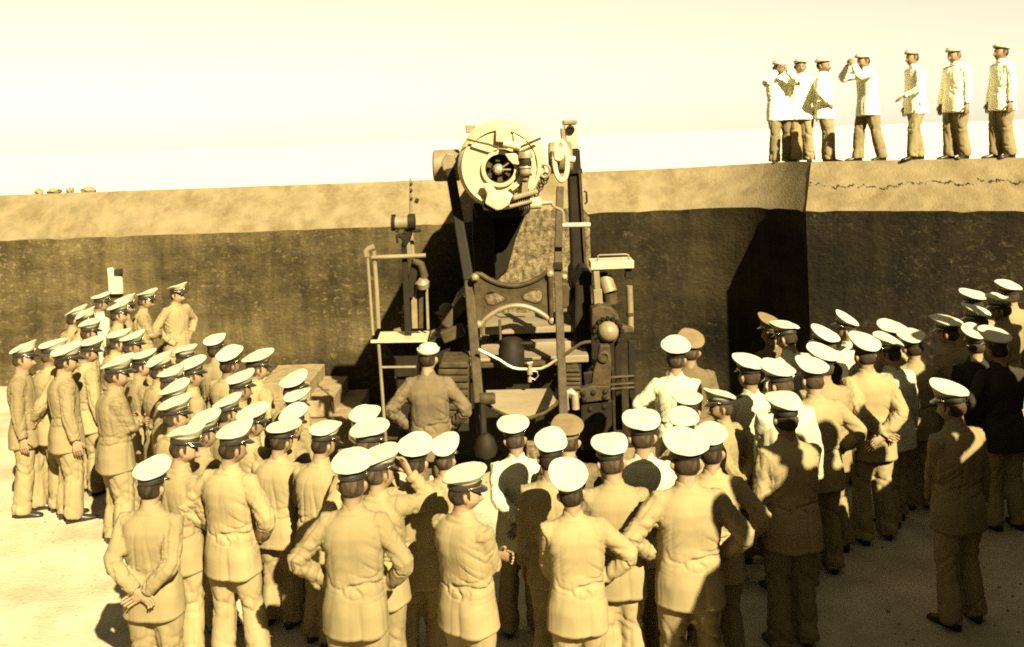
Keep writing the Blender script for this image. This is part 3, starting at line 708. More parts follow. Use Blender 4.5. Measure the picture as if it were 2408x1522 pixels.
# right hand stand: box with rail, posts and motor
sb = gp('stand_box', MB().prism([P(x, y, 10.9) for x, y in ((1389, 617), (1491, 613), (1491, 631), (1390, 635))], (0, .35, 0)), 'gun_breech', bevel=.006)
rnd_part('stand_rail', MB().tube([P(x, y, 11.0) for x, y in ((1405, 616), (1406, 602), (1410, 600), (1472, 598), (1478, 600), (1479, 614))], .009, 8), 'gun_pale', sb)
gp('stand_post', MB().beam(P(1402, 636, 10.95), P(1405, 680, 10.95), .065, .05), 'gun_pale', sb, bevel=.006)
gp('stand_post', MB().beam(P(1405, 680, 10.94), P(1408, 724, 10.94), .095, .06), 'gun_pale', sb, bevel=.006)
gp('stand_hanger', MB().beam(P(1480, 632, 11.0), P(1478, 654, 11.0), .09, .09), 'gun_dark', sb, bevel=.01)
rnd_part('stand_pipe', MB().tube([P(1480, 672, 10.95), P(1482, 720, 10.95), P(1483, 776, 10.95)], .036, 12), 'gun_pale')
rnd_part('pipe_collar', MB().tube([P(1482, 735, 10.95), P(1482, 742, 10.95)], .045, 12), 'gun_mid')
gp('pipe_foot', MB().prism([P(x, y, 10.85) for x, y in ((1458, 766), (1488, 770), (1492, 782), (1470, 784), (1456, 778))], (0, .15, 0)), 'gun_mid', bevel=.012)
rnd_part('stand_motor', MB().tube([P(1422, 652, 11.1), P(1434, 688, 11.05)], .085, 18), 'gun_pale')
rnd_part('stand_motor_base', MB().tube([P(1434, 690, 11.06), P(1437, 714, 11.06)], .08, 18), 'gun_mid')
gp('stand_back', MB().beam(P(1416, 640, 11.25), P(1420, 740, 11.25), .12, .1), 'gun_dark', bevel=.01)
# left hand sighting stand
YL = 11.1
rnd_part('elbow_pipe', MB().tube([P(862, 604, YL), P(861, 591, YL), P(866, 586, YL), P(880, 580, YL)], .036, 10), 'gun_pale')
rnd_part('stand_rail_post', MB().tube([P(864, 602, YL), P(870, 688, YL), P(877, 788, YL)], .018, 8), 'gun_pale')
rnd_part('stand_rail_post', MB().tube([P(879, 590, YL), P(886, 688, YL), P(890, 772, YL)], .026, 10), 'gun_pale')
rnd_part('top_rail', MB().tube([P(874, 606, YL - .03), P(1001, 601, YL - .03)], .026, 10), 'gun_pale')
gp('sight_column', MB().beam(P(950, 570, YL + .05), P(960, 790, YL + .05), .055, .07, w2=.075), 'gun_dark', bevel=.01)
sh = gp('sight_cup', MB().prism([P(x, y, YL) for x, y in ((931, 552), (968, 552), (963, 564), (955, 580), (948, 580), (944, 564), (931, 556))], (0, .12, 0)), 'gun_dark', bevel=.008)
rnd_part('sight_tube', MB().tube([P(929, 524, YL), P(966, 523, YL)], .075, 18), 'gun_pale', sh)
rnd_part('sight_lens', MB().tube([P(921, 524, YL), P(930, 524, YL)], .095, 18), 'gun_dark', sh)
rnd_part('sight_lens', MB().tube([P(961, 522, YL), P(976, 521, YL)], .09, 18, caps=True), 'gun_dark', sh)
gp('sight_neck', MB().beam(P(955, 552, YL + .03), P(966, 530, YL + .03), .08, .07), 'gun_dark', sh, bevel=.01)
rnd_part('sight_grip', MB().tube([P(968, 543, YL), P(990, 542, YL)], .02, 10), 'gun_dark', sh)
rnd_part('sight_grip', MB().tube([P(932, 542, YL), P(938, 544, YL)], .02, 10), 'gun_dark', sh)
rnd_part('sight_drop', MB().tube([P(933, 556, YL), P(935, 572, YL)], .014, 8), 'gun_dark', sh)
rnd_part('thin_mast', MB().tube([P(965, 418, YL + .2), P(966, 512, YL + .2), P(970, 600, YL + .2)], [.012, .016, .028], 8), 'gun_pale')
for y in (432, 448, 467):
    rnd_part('mast_clip', MB().tube([P(963, y, YL + .18), P(970, y, YL + .18)], .018, 8), 'gun_mid')
rnd_part('mast_clip', MB().tube([P(976, 471, YL + .18), P(984, 474, YL + .18)], .03, 10), 'gun_dark')
gp('pale_bar', MB().beam(P(958, 572, YL + .12), P(964, 600, YL + .12), .06, .05), 'gun_pale', bevel=.006)
gp('pale_bar', MB().beam(P(972, 655, YL + .1), P(976, 772, YL + .1), .065, .05), 'gun_pale', bevel=.006)
gp('dark_bar', MB().beam(P(990, 680, YL + .1), P(990, 772, YL + .1), .05, .05), 'gun_mid', bevel=.006)
gp('pale_bar', MB().beam(P(1002, 640, YL + .1), P(1007, 775, YL + .1), .03, .04), 'gun_pale', bevel=.006)
gp('diagonal_link', MB().beam(P(978, 612, YL + .05), P(962, 700, YL + .05), .09, .05), 'gun_dark', bevel=.01)
rnd_part('curved_link', MB().tube([P(972, 612, YL), P(990, 622, YL), P(998, 648, YL), P(994, 664, YL)], .045, 12), 'gun_mid')
rnd_part('link_knob', MB().lathe([(.03, 0), (.07, .03), (.075, .09), (.04, .13)], P(995, 680, YL), (0, -.4, 1), 18), 'gun_pale')
tray = gp('stand_tray', MB().prism([P(886, 802, YL - .25), P(1004, 800, YL - .25), P(1010, 778, YL + .3), P(894, 780, YL + .3)], (0, 0, -.03)), 'gun_breech', bevel=.006)
gp('tray_edge', MB().beam(P(872, 803, YL - .27), P(1000, 801, YL - .27), .03, .04), 'gun_breech', tray, bevel=.004)
gp('tray_hopper', MB().prism([P(x, y, YL - .05) for x, y in ((902, 806), (988, 806), (982, 850), (976, 1010), (936, 1010), (930, 850))], (0, .3, 0)), 'gun_dark', bevel=.02)
rnd_part('lower_post', MB().tube([P(890, 806, YL - .25), P(898, 910, YL - .25), P(908, 1050, YL - .25)], .018, 8), 'gun_pale')
rnd_part('lower_rail', MB().tube([P(897, 864, YL - .25), P(978, 863, YL - .25)], .014, 8), 'gun_pale')
gp('left_gearbox', MB().prism([P(x, y, 11.0) for x, y in ((1008, 800), (1060, 790), (1092, 800), (1100, 850), (1030, 860), (1010, 840))], (0, .5, 0)), 'gun_dark', bevel=.03)
gp('left_bracket', MB().beam(P(1040, 792, 10.95), P(1090, 772, 10.95), .14, .2), 'gun_mid', bevel=.02)

wp = gp('working_platform', MB().box(-2.0, -.55, 12.25, 13.3, -.10, -.02), 'gun_mid', bevel=.01)
for x, y in ((-1.9, 12.35), (-1.9, 13.2), (-.65, 13.2)):
    gp('platform_leg', MB().beam((x, y, -1.8), (x, y, -.10), .10, .10), 'gun_dark', wp, bevel=.006)

# ------------------------------------------------------------------ people
# A figure faces +Y, 1.72 m to the top of the head; the cap crown lies at about 1.755 m.
PIV = Vector((0, -.005, 1.515))       # where the head turns
BENDP = np.array([0, 0, 1.0])

def vnoise(p, seed=0):
    """smooth value noise for an (n, 3) array, -1..1"""
    p = np.asarray(p, dtype=np.float64) + seed * 17.31
    i = np.floor(p).astype(np.int64); f = p - i; f = f * f * (3 - 2 * f)
    def h(x, y, z):
        n = (x * 73856093) ^ (y * 19349663) ^ (z * 83492791)
        n = (n ^ (n >> 13)) * 1274126177 & 0x7fffffff
        return (n % 100003) / 50001.5 - 1.0
    out = 0
    for dx in (0, 1):
        for dy in (0, 1):
            for dz in (0, 1):
                wgt = (f[:, 0] if dx else 1 - f[:, 0]) * (f[:, 1] if dy else 1 - f[:, 1]) * (f[:, 2] if dz else 1 - f[:, 2])
                out = out + wgt * h(i[:, 0] + dx, i[:, 1] + dy, i[:, 2] + dz)
    return out

def sstep(a, b, x):
    t = np.clip((x - a) / (b - a), 0, 1)
    return t * t * (3 - 2 * t)

def remesh(mb, voxel, it, deci=None):
    me = mb.mesh('tmp'); o = bpy.data.objects.new('tmp', me); C.objects.link(o)
    r = o.modifiers.new('r', 'REMESH'); r.mode = 'VOXEL'; r.voxel_size = voxel
    if it:
        s = o.modifiers.new('s', 'SMOOTH'); s.factor = .5; s.iterations = it
    if deci:
        d = o.modifiers.new('d', 'DECIMATE'); d.ratio = deci
    dg = bpy.context.evaluated_depsgraph_get(); dg.update()
    em = bpy.data.meshes.new_from_object(o.evaluated_get(dg))
    n = len(em.vertices); V = np.empty(n * 3); em.vertices.foreach_get('co', V); V = V.reshape(-1, 3)
    N = np.empty(n * 3); em.vertices.foreach_get('normal', N); N = N.reshape(-1, 3)
    F = [tuple(p.vertices) for p in em.polygons]
    bpy.data.objects.remove(o); bpy.data.meshes.remove(me); bpy.data.meshes.remove(em)
    return V, N, F

def ik(sh, wr, hint, a, b):
    sh, wr = Vector(sh), Vector(wr); d = wr - sh; L = min(d.length, (a + b) * .995); d.normalize()
    wr = sh + d * L
    h = Vector(hint); h = (h - d * h.dot(d)).normalized()
    ca = (a * a + L * L - b * b) / (2 * a * L); ca = max(-1, min(1, ca))
    return sh + d * (a * ca) + h * (a * math.sqrt(1 - ca * ca)), wr

# wrist, elbow direction, fingers direction, palm direction; for the right arm (x > 0); the left is mirrored
ARM = {
    'down':   ((.255, .035, .865), (.35, -1, 0), (.02, .12, -1), (-1, .1, 0)),
    'hip':    ((.215, .055, 1.015), (1, -.55, .0), (-.75, .6, -.35), (-.5, -.6, -.2)),
    'hipback': ((.20, -.06, 1.02), (1, -.45, .0), (-.8, -.1, -.5), (-.3, .9, 0)),
    'fold':   ((-.085, .215, 1.185), (.75, -.25, -.8), (-1, .05, .12), (0, -1, 0)),
    'fold2':  ((-.075, .235, 1.145), (.75, -.25, -.8), (-1, -.12, .1), (0, -1, 0)),
    'behind': ((.035, -.185, .985), (1, -.5, .1), (-.9, .0, -.35), (0, -1, 0)),
    'front':  ((.075, .225, 1.03), (.85, -.55, -.25), (-.75, .55, -.2), (-.3, -.2, -1)),
    'low':    ((.09, .205, .905), (.75, -.75, 0), (-.55, .35, -.8), (-.3, -1, 0)),
    'up':     ((.125, .215, 1.56), (.75, .1, -1), (-.55, .1, .85), (-.2, -1, -.3)),
    'cam':    ((.085, .24, 1.545), (.8, .0, -1), (-.35, .35, .8), (-.8, -.4, 0)),
}
# pose: right arm, left arm, lean forward (deg), sway, feet ((x, y) right, left)
POSE = {
    'down':   ('down', 'down', 0, .00, ((.10, .0), (-.10, .03))),
    'hips':   ('hip', 'hip', -2, .01, ((.13, .0), (-.13, .02))),
    'hipR':   ('hip', 'low', 1, .015, ((.12, .02), (-.10, -.02))),
    'fold':   ('fold', 'fold2', 2, .01, ((.11, .0), (-.10, .04))),
    'behind': ('behind', 'behind', -1, .0, ((.11, .0), (-.11, .0))),
    'front':  ('front', 'front', 3, .0, ((.11, .02), (-.10, .0))),
    'low':    ('low', 'down', 2, .01, ((.10, .04), (-.11, .0))),
    'up':     ('up', 'front', 1, .0, ((.10, .0), (-.11, .03))),
    'stride': ('front', 'down', 2, .02, ((.12, .16), (-.12, -.10))),
    'cam':    ('cam', 'cam', 3, .0, ((.13, .14), (-.12, -.12))),
}
for _k in ('down', 'hips', 'hipR', 'fold', 'behind', 'front', 'low'):
    _r = random.Random(sum(map(ord, _k)))
    ra, la, ln, sw, ft = POSE[_k]
    for arm, sfx in ((ra, 'r'), (la, 'l')):
        w_, h_, f_, n_ = ARM[arm]
        ARM[_k + '_' + sfx] = (tuple(c + _r.uniform(-.035, .035) * (1, .6, 1.3)[q] for q, c in enumerate(w_)), tuple(c + _r.uniform(-.3, .3) for c in h_), f_, n_)
    POSE[_k + '2'] = (_k + '_r', _k + '_l', ln + _r.uniform(-2, 6), sw + _r.uniform(-.035, .035), tuple((x + _r.uniform(-.03, .03), y + _r.uniform(-.07, .07)) for x, y in ft))
SH = Vector((.168, -.012, 1.380)); UA, FA = .285, .25

def mirx(v): return Vector((-v[0], v[1], v[2]))

def torso_rings(mb, rings, n=40, e=2.35):
    vs = []; fs = []
    for z, hx, hy, cy in rings:
        for k in range(n):
            a = 2 * math.pi * k / n; c, s = math.cos(a), math.sin(a)
            vs.append((hx * math.copysign(abs(c) ** (2 / e), c), cy + hy * math.copysign(abs(s) ** (2 / e), s), z))
    for i in range(len(rings) - 1):
        for k in range(n): fs.append((i*n + k, i*n + (k+1) % n, (i+1)*n + (k+1) % n, (i+1)*n + k))
    fs.append(tuple(reversed(range(n)))); fs.append(tuple((len(rings)-1)*n + k for k in range(n)))
    mb.add(vs, fs)

def head_point(az, el, grow=0.0):
    """az 0 = face; returns a point of the head surface"""
    dx, dy, dz = math.sin(az) * math.cos(el), math.cos(az) * math.cos(el), math.sin(el)
    ax, ayf, ayb, au, ad = .076, .094, .102, .118, .122
    x = dx * ax; y = dy * (ayf if dy > 0 else ayb); z = dz * (au if dz > 0 else ad)
    t = max(0, -dz)
    x *= 1 - .24 * t * t - .05 * t
    if dy < 0: y *= 1 - .42 * t
    else: y *= 1 + .16 * t
    g = lambda a, e, wa, we: math.exp(-((az - a) / wa) ** 2 - ((el - e) / we) ** 2)
    d = .030 * g(0, -.26, .17, .13) + .012 * g(0, -.05, .15, .2) - .010 * (g(.36, .02, .17, .12) + g(-.36, .02, .17, .12)) \
        + .006 * (g(.3, .22, .3, .09) + g(-.3, .22, .3, .09)) + .008 * g(0, -.98, .35, .16) + .006 * g(0, -.58, .25, .06) - .005 * g(0, -.70, .3, .05) \
        + .006 * (g(.75, -.22, .25, .2) + g(-.75, -.22, .25, .2))
    v = Vector((x, y, z)); L = v.length
    return v * ((L + d + grow) / L) + Vector((0, .012, 1.602))

def head_grid(mb, nu=44, nv=34):
    vs = []; fs = []
    for j in range(1, nv):
        el = -math.pi / 2 + math.pi * j / nv
        for i in range(nu):
            az = -math.pi + 2 * math.pi * i / nu
            vs.append(head_point(az, el))
    vs.append(head_point(0, -math.pi / 2)); vs.append(head_point(0, math.pi / 2))
    for j in range(nv - 2):
        for i in range(nu): fs.append((j*nu + i, j*nu + (i+1) % nu, (j+1)*nu + (i+1) % nu, (j+1)*nu + i))
    b, t = len(vs) - 2, len(vs) - 1
    for i in range(nu):
        fs.append((b, (i+1) % nu, i)); fs.append((t, (nv-2)*nu + i, (nv-2)*nu + (i+1) % nu))
    mb.add(vs, fs)

def hand(mb, wr, fd, pn, side, curl=.5):
    """palm, four unequal bent fingers, thumb off the side of the palm"""
    fd = Vector(fd).normalized(); pn = Vector(pn); pn = (pn - fd * pn.dot(fd)).normalized()
    ac = fd.cross(pn).normalized()
    thumb_side = 1 if (ac.dot(Vector((0, 1, 0))) + ac.z * .3) > 0 else -1
    wr = Vector(wr)
    vs = []; fs = []
    for k, (d, w, t) in enumerate(((-.03, .027, .021), (.0, .030, .019), (.04, .040, .016), (.085, .042, .013), (.096, .038, .010))):
        for i in range(10):
            a = 2 * math.pi * i / 10
            vs.append(wr + fd * d + ac * (math.cos(a) * w) + pn * (math.sin(a) * t))
    for k in range(4):
        for i in range(10): fs.append((k*10+i, k*10+(i+1) % 10, (k+1)*10+(i+1) % 10, (k+1)*10+i))
    fs.append(tuple(reversed(range(10)))); fs.append(tuple(40 + i for i in range(10)))
    mb.add(vs, fs)
    for k, L in enumerate((.074, .082, .076, .060)):
        o = wr + fd * .088 + ac * (thumb_side * (.031 - .0205 * k))
        pts = [o - fd * .012, o]; d = fd.copy(); ang = 0
        for s in (.45, .30, .25):
            ang += curl * (.55 + .08 * k)
            dd = fd * math.cos(ang) + pn * math.sin(ang)
            pts.append(pts[-1] + dd * (L * s))
        mb.tube(pts, [.0095, .0095, .0088, .0078, .006], 7)
    o = wr + fd * .022 + ac * (thumb_side * .030)
    td = (fd * .75 + ac * (thumb_side * .65) + pn * .25).normalized()
    p1 = o + td * .038; p2 = p1 + (td * .8 + fd * .5 + pn * .25).normalized() * .030; p3 = p2 + (fd + pn * .5).normalized() * .020
    mb.tube([o - td * .015, o, p1, p2, p3], [.012, .0125, .011, .0095, .007], 7)

def seg_dist(V, a, b):
    a, b = np.array(a), np.array(b); ab = b - a
    t = np.clip(((V - a) @ ab) / (ab @ ab), 0, 1)
    return np.linalg.norm(V - (a + t[:, None] * ab), axis=1), t

def bend(V, lean, sway):
    """tip the upper body forward about the hips and shift it sideways"""
    V = np.array(V, dtype=float); w = sstep(.88, 1.12, V[:, 2]) * R(lean)
    y, z = V[:, 1] - BENDP[1], V[:, 2] - BENDP[2]
    c, s = np.cos(w), np.sin(w)
    V[:, 1] = BENDP[1] + y * c + z * s
    V[:, 2] = BENDP[2] - y * s + z * c
    V[:, 0] += sway * np.sin(np.clip(V[:, 2] / 1.0, 0, 1) * math.pi / 2) * np.where(V[:, 2] > 1.0, 1 - .3 * np.clip((V[:, 2] - 1) / .7, 0, 1), 1)
    return V

def bend_matrix(lean, sway):
    w = R(lean)
    m = Matrix.Translation((sway * .72, 0, 1.0)) @ Matrix.Rotation(-w, 4, 'X') @ Matrix.Translation((0, 0, -1.0))
    return m

def to_mesh(name, V, F, mats, mi=None):
    me = bpy.data.meshes.new(name); me.from_pydata([tuple(v) for v in V], [], F); me.shade_smooth()
    for m in mats: me.materials.append(m)
    if mi is not None: me.polygons.foreach_set('material_index', mi)
    return me

class Figure: pass
FIG = {}
def joints(pose):
    ra, la, lean, sway, feet = POSE[pose]
    J = []
    for key, sg in ((ra, 1), (la, -1)):
        wr, hint, fd, pn = ARM[key]
        sh = SH.copy(); wr = (wr[0], wr[1], wr[2] - (.02 if key[:2] not in ('up', 'ca') else 0))
        if key in ('up', 'cam'): sh = sh + Vector((-.01, .02, .03))
        el, w2 = ik(sh, wr, hint, UA, FA)
        arr = [sh, el, w2, Vector(fd), Vector(pn)]
        if sg < 0: arr = [mirx(a) for a in arr]
        J.append((key, arr))
    return J, lean, sway, feet

def build_figure(pose):
    f = Figure(); f.pose = pose
    J, lean, sway, feet = joints(pose); f.lean, f.sway = lean, sway
    # ---- jacket
    mb = MB()
    torso_rings(mb, [(.722, .200, .152, .0), (.745, .207, .158, .0), (.88, .201, .152, -.004), (.97, .188, .138, .0), (1.04, .178, .124, .0), (1.13, .186, .126, -.006),
                     (1.25, .198, .136, -.016), (1.335, .199, .130, -.022), (1.39, .184, .110, -.022), (1.425, .146, .092, -.020), (1.453, .105, .076, -.014), (1.472, .074, .068, -.006), (1.515, .062, .065, .002)])
    for key, (sh, el, wr, fd, pn) in J:
        ins = sh * .55 + Vector((0, -.01, 1.375)) * .45
        up = [ins, sh, sh.lerp(el, .35), sh.lerp(el, .75)]
        mid = [el.lerp(sh, .06) , el.lerp(wr, .10)]
        lo = [el.lerp(wr, .45), el.lerp(wr, .85), el.lerp(wr, 1.0)]
        mb.tube(up + mid + lo, [.084, .078, .070, .065, .064, .063, .059, .052, .050], 20)
    V, N, F = remesh(mb, .0091, 5)
    f.jV, f.jN, f.jF, f.J = V, N, F, J
    # ---- trousers
    mb = MB()
    torso_rings(mb, [(.80, .165, .125, -.005), (.90, .175, .130, -.005), (1.0, .160, .115, 0), (1.04, .15, .105, 0)], 28)
    f.feet = []
    for sg, (fx, fy) in zip((1, -1), feet):
        hip = Vector((sg * .085, -.005, .90)); kn = Vector((sg * .088 + (fx - sg * .1) * .5, fy * .55 + .022, .49)); an = Vector((fx, fy - .015, .045))
        mb.tube([hip, hip.lerp(kn, .3), hip.lerp(kn, .7), kn, kn.lerp(an, .35), kn.lerp(an, .75), an], [.118, .112, .096, .086, .086, .088, .094], 18)
        f.feet.append((fx, fy - .015, sg))
    f.tV, f.tN, f.tF = remesh(mb, .0155, 3)
    # ---- body: head, neck, trunk, limbs as one surface, then the hands
    mb = MB(); head_grid(mb)
    for sg in (1, -1):      # ears
        c0 = Vector((sg * .077, -.004, 1.600)); vs = []; fs = []
        mb.tube([c0 + Vector((sg * x, y, z)) for x, y, z in ((-.012, .006, -.030), (.002, .003, -.018), (.010, -.004, 0), (.012, -.006, .016), (.004, -.002, .032))], [.009, .0125, .014, .0145, .010], 8, flat=1.0)
    mb.tube([(0, -.018, 1.40), (0, -.014, 1.48), (0, -.006, 1.56), (0, .0, 1.60)], [.068, .057, .055, .058], 16)
    torso_rings(mb, [(.84, .12, .085, 0), (.95, .135, .09, 0), (1.1, .125, .08, 0), (1.28, .145, .09, -.012), (1.36, .135, .075, -.018), (1.41, .08, .06, -.015)], 20)
    for key, (sh, el, wr, fd, pn) in J:
        mb.tube([sh * .4 + Vector((0, -.01, .84)), sh, sh.lerp(el, .5), el, el.lerp(wr, .4), wr], [.05, .05, .042, .036, .036, .027], 10)
    for sg, (fx, fy) in zip((1, -1), feet):
        mb.tube([(sg * .08, 0, .9), (sg * .09, fy * .55 + .02, .49), (fx, fy - .015, .07)], [.075, .05, .038], 10)
    V, N, F = remesh(mb, .0075, 2, .13)
    hb = MB()
    for key, (sh, el, wr, fd, pn) in J:
        d = (wr - el).normalized(); fdv = (fd.normalized() + d * .35).normalized()
        hand(hb, wr + d * .012, fdv, pn, 1, .35 if key[:4] == 'down' else (.8 if key[:3] in ('cam', 'hip') else .55))
    nb = len(V)
    V = np.vstack([V, np.array([tuple(v) for v in hb.v])]); F = F + [tuple(i + nb for i in q) for q in hb.f]
    f.bV, f.bF = V, F
    FIG[pose] = f
    return f

def ridged(u, v, w, seed):
    """irregular creases: sharp valleys between rounded rolls, running where the field is slow"""
    q = np.stack([u, v, w], axis=1)
    n = vnoise(q, seed); m = vnoise(q * 1.9 + 3.3, seed + 11)
    r1 = 1 - np.clip(np.abs(n) * 3.6, 0, 1); r2 = 1 - np.clip(np.abs(m) * 3.6, 0, 1)
    return -1.25 * r1 ** 1.3 - .5 * r2 ** 1.3 + .45 * np.abs(n)

def fold_jacket(f, seed):
    """creases at elbows, armpits, waist and skirt of the coat"""
    V, N = f.jV, f.jN; disp = np.zeros(len(V))
    n1 = vnoise(V * 5.5, seed); n2 = vnoise(V * 11, seed + 3); n3 = vnoise(V * 2.6, seed + 7)
    arm_w = np.zeros(len(V)); z = V[:, 2]
    for k, (key, (sh, el, wr, fd, pn)) in enumerate(f.J):
        sh, el, wr = np.array(sh), np.array(el), np.array(wr)
        d1, t1 = seg_dist(V, sh, el); d2, t2 = seg_dist(V, el, wr)
        isarm = ((np.minimum(d1, d2) < .088) & ((np.abs(V[:, 0]) > .150) | ((d2 < .075) & (t2 > .12)))).astype(float)
        up = d1 < d2
        d = np.where(up, (t1 - 1) * UA, t2 * FA)
        mid = (sh + wr) / 2 - el; L = np.linalg.norm(mid); mid = mid / max(L, 1e-6)
        side = np.cross(wr - sh, mid); side = side / max(np.linalg.norm(side), 1e-6)
        rel = V - np.where(up[:, None], sh + t1[:, None] * (el - sh), el + t2[:, None] * (wr - el))
        a, b = (rel @ mid) / .06, (rel @ side) / .06
        inner = np.clip(.5 + .5 * a, 0, 1)
        bent = min(1.0, L / .13)
        # rolls squeezed at the crook of the elbow fan out across the sleeve
        u = d / .052 * (1 + .35 * inner) + .75 * b
        fold = ridged(u, a * .32, b * .32, seed + k * 9)
        amp = .0150 * np.exp(-(d / .10) ** 2) * (.30 + .70 * inner) * bent + .0055 * np.exp(-((d + .20) / .06) ** 2) + .0085 * np.exp(-((d - .205) / .055) ** 2) + .0016
        disp += isarm * amp * fold
        # long slack folds along the sleeve
        disp += isarm * .0065 * ridged(d / .22 + .5 * a, a * 1.0, b * 1.0, seed + 31 + k)
        arm_w = np.maximum(arm_w, isarm)
    tw = 1 - arm_w
    th = np.arctan2(V[:, 0], -V[:, 1])       # 0 at the spine
    ct, st = np.cos(th), np.sin(th)
    waist = np.exp(-((z - 1.035) / .06) ** 2)
    disp += tw * waist * .0140 * ridged(z / .045 + .5 * st, ct * 1.3, st * 1.3, seed + 5) * (.45 + .9 * np.clip(n3 + .35, 0, 1))
    skirt = sstep(1.02, .84, z)
    disp += tw * skirt * (.004 * np.cos(th * 4 + 2.2 * n3 + seed) + .0045 * ridged(ct * 1.6, st * 1.6, z * 1.0, seed + 8))
    # pulls from the armpits down towards the small of the back
    pull = np.exp(-((z - 1.20) / .13) ** 2) * sstep(.25, 1.0, np.abs(th)) * sstep(2.4, 1.6, np.abs(th))
    disp += tw * pull * .0100 * ridged((z + np.abs(th) * .13) / .06, np.sign(th) * 2.0, np.abs(th) * .25, seed + 13)
    back = np.exp(-((z - 1.16) / .16) ** 2) * (np.abs(th) < 1.5)
    disp += tw * back * .0075 * ridged(th * 2.3 + (z - 1.1) * 1.9 * np.sign(th), z * .7, th * 0, seed + 17)
    chest = (np.abs(th) > 1.7)
    disp += tw * chest * .004 * ridged(st * 3 + z * 2, z * 4, ct, seed + 19)
    disp += tw * (.005 * n3 + .0015 * n2)
    # standing collar and hem edges
    disp += .004 * np.exp(-((z - 1.463) / .010) ** 2) * tw - .0045 * np.exp(-((z - 1.447) / .010) ** 2) * tw
    disp += .0030 * np.exp(-((z - .742) / .012) ** 2) * tw
    # shoulder seam and centre back seam
    dd = np.abs(np.abs(V[:, 0]) - .164 + (z - 1.375) * .28)
    disp -= (z > 1.26) * .0025 * np.exp(-(dd / .008) ** 2)
    disp -= tw * .0025 * np.exp(-(th / .035) ** 2) * (V[:, 1] < 0)
    return bend(V + N * disp[:, None], f.lean, f.sway)

def fold_trousers(f, seed):
    V, N = f.tV, f.tN; n1 = vnoise(V * 5, seed); n2 = vnoise(V * 2.5, seed + 2); z = V[:, 2]
    ridge = lambda ph: 1 - 2 * np.abs(np.sin(ph)) ** .8
    knee = np.exp(-((z - .50) / .10) ** 2); foot = np.exp(-((z - .12) / .10) ** 2); seat = np.exp(-((z - .80) / .08) ** 2)
    sx = np.sign(V[:, 0]); lx = (V[:, 0] - sx * .09) / .09; ly = V[:, 1] / .09
    disp = (.011 * knee + .013 * foot) * ridged(z / .075 + .6 * ly + .5 * lx, lx * .6 + sx * 5, ly * .6, seed) + .009 * seat * ridged(z / .08 + np.abs(V[:, 0]) * 5, lx + sx * 5, ly, seed + 4) \
        + .008 * ridged(z / .30, lx * 1.2 + sx * 5, ly * 1.2, seed + 9) + .006 * n2
    th = np.arctan2(V[:, 1], V[:, 0] - np.sign(V[:, 0]) * .09)
    disp += .004 * np.exp(-((np.abs(th) - 1.57) / .2) ** 2) * (z < .7)
    return bend(V + N * disp[:, None], f.lean, f.sway)

def turn_head(V, yaw, pitch, roll, f):
    V = np.array(V); w = sstep(1.475, 1.565, V[:, 2]) * (np.hypot(V[:, 0], V[:, 1]) < .17)
    m = np.array((Matrix.Rotation(-R(yaw), 3, 'Z') @ Matrix.Rotation(R(pitch), 3, 'X') @ Matrix.Rotation(R(roll), 3, 'Y')))
    p = np.array(PIV); T = (V - p) @ m.T + p
    wz = w[:, None]
    return bend(V * (1 - wz) + T * wz, f.lean, f.sway)

# ---- hair: a cropped shell on the back and sides of the head
def hair_mesh():
    mb = MB(); nu, nv = 40, 14
    vs = []; ids = {}
    for j in range(nv + 1):
        for i in range(nu + 1):
            az = R(80) + R(200) * i / nu; t = j / nv
            lowz = -.62 if 100 < math.degrees(az) - 0 < 260 else -.32
            ear = math.exp(-((math.degrees(az) - 96) / 9) ** 2) + math.exp(-((math.degrees(az) - 264) / 9) ** 2)
            el0 = (-.43 + .30 * abs((math.degrees(az) - 180) / 100) ** 3) + .22 * ear
            el = el0 + (.95 - el0) * t
            edge = min(1, j / 2.0, i / 2.0, (nu - i) / 2.0)
            a2 = az if az <= math.pi else az - 2 * math.pi
            p = head_point(a2, el, .0005 + .0065 * edge)
            ids[(i, j)] = len(vs); vs.append(p)
    mb.add(vs, [(ids[(i, j)], ids[(i+1, j)], ids[(i+1, j+1)], ids[(i, j+1)]) for j in range(nv) for i in range(nu)])
    me = mb.mesh('hair'); me.shade_smooth(); me.materials.append(M['hair']); return me
HAIR = hair_mesh()

# ---- caps: crown is the cap itself; band, visor, strap and badge are its parts
def ring_pts(rx, ry, z0, n, tilt=0, cy=0.0, wob=None):
    out = []
    for k in range(n):
        a = 2 * math.pi * k / n; x, y = math.cos(a) * rx, math.sin(a) * ry + cy
        z = z0 + tilt * (y - cy)
        if wob: z += wob[0] * math.sin(a * 2 + wob[1]) + wob[2] * math.sin(a * 3 + wob[3])
        out.append((x, y, z))
    return out
def skin_rings(rings, close_top=True, close_bot=False):
    n = len(rings[0]); vs = [p for r_ in rings for p in r_]; fs = []
    for i in range(len(rings) - 1):
        for k in range(n): fs.append((i*n + k, i*n + (k+1) % n, (i+1)*n + (k+1) % n, (i+1)*n + k))
    if close_top:
        c = np.mean(np.array(rings[-1]), axis=0); vs.append(tuple(c))
        fs += [((len(rings)-1)*n + k, (len(rings)-1)*n + (k+1) % n, len(vs)-1) for k in range(n)]
    if close_bot: fs.append(tuple(reversed(range(n))))
    return vs, fs
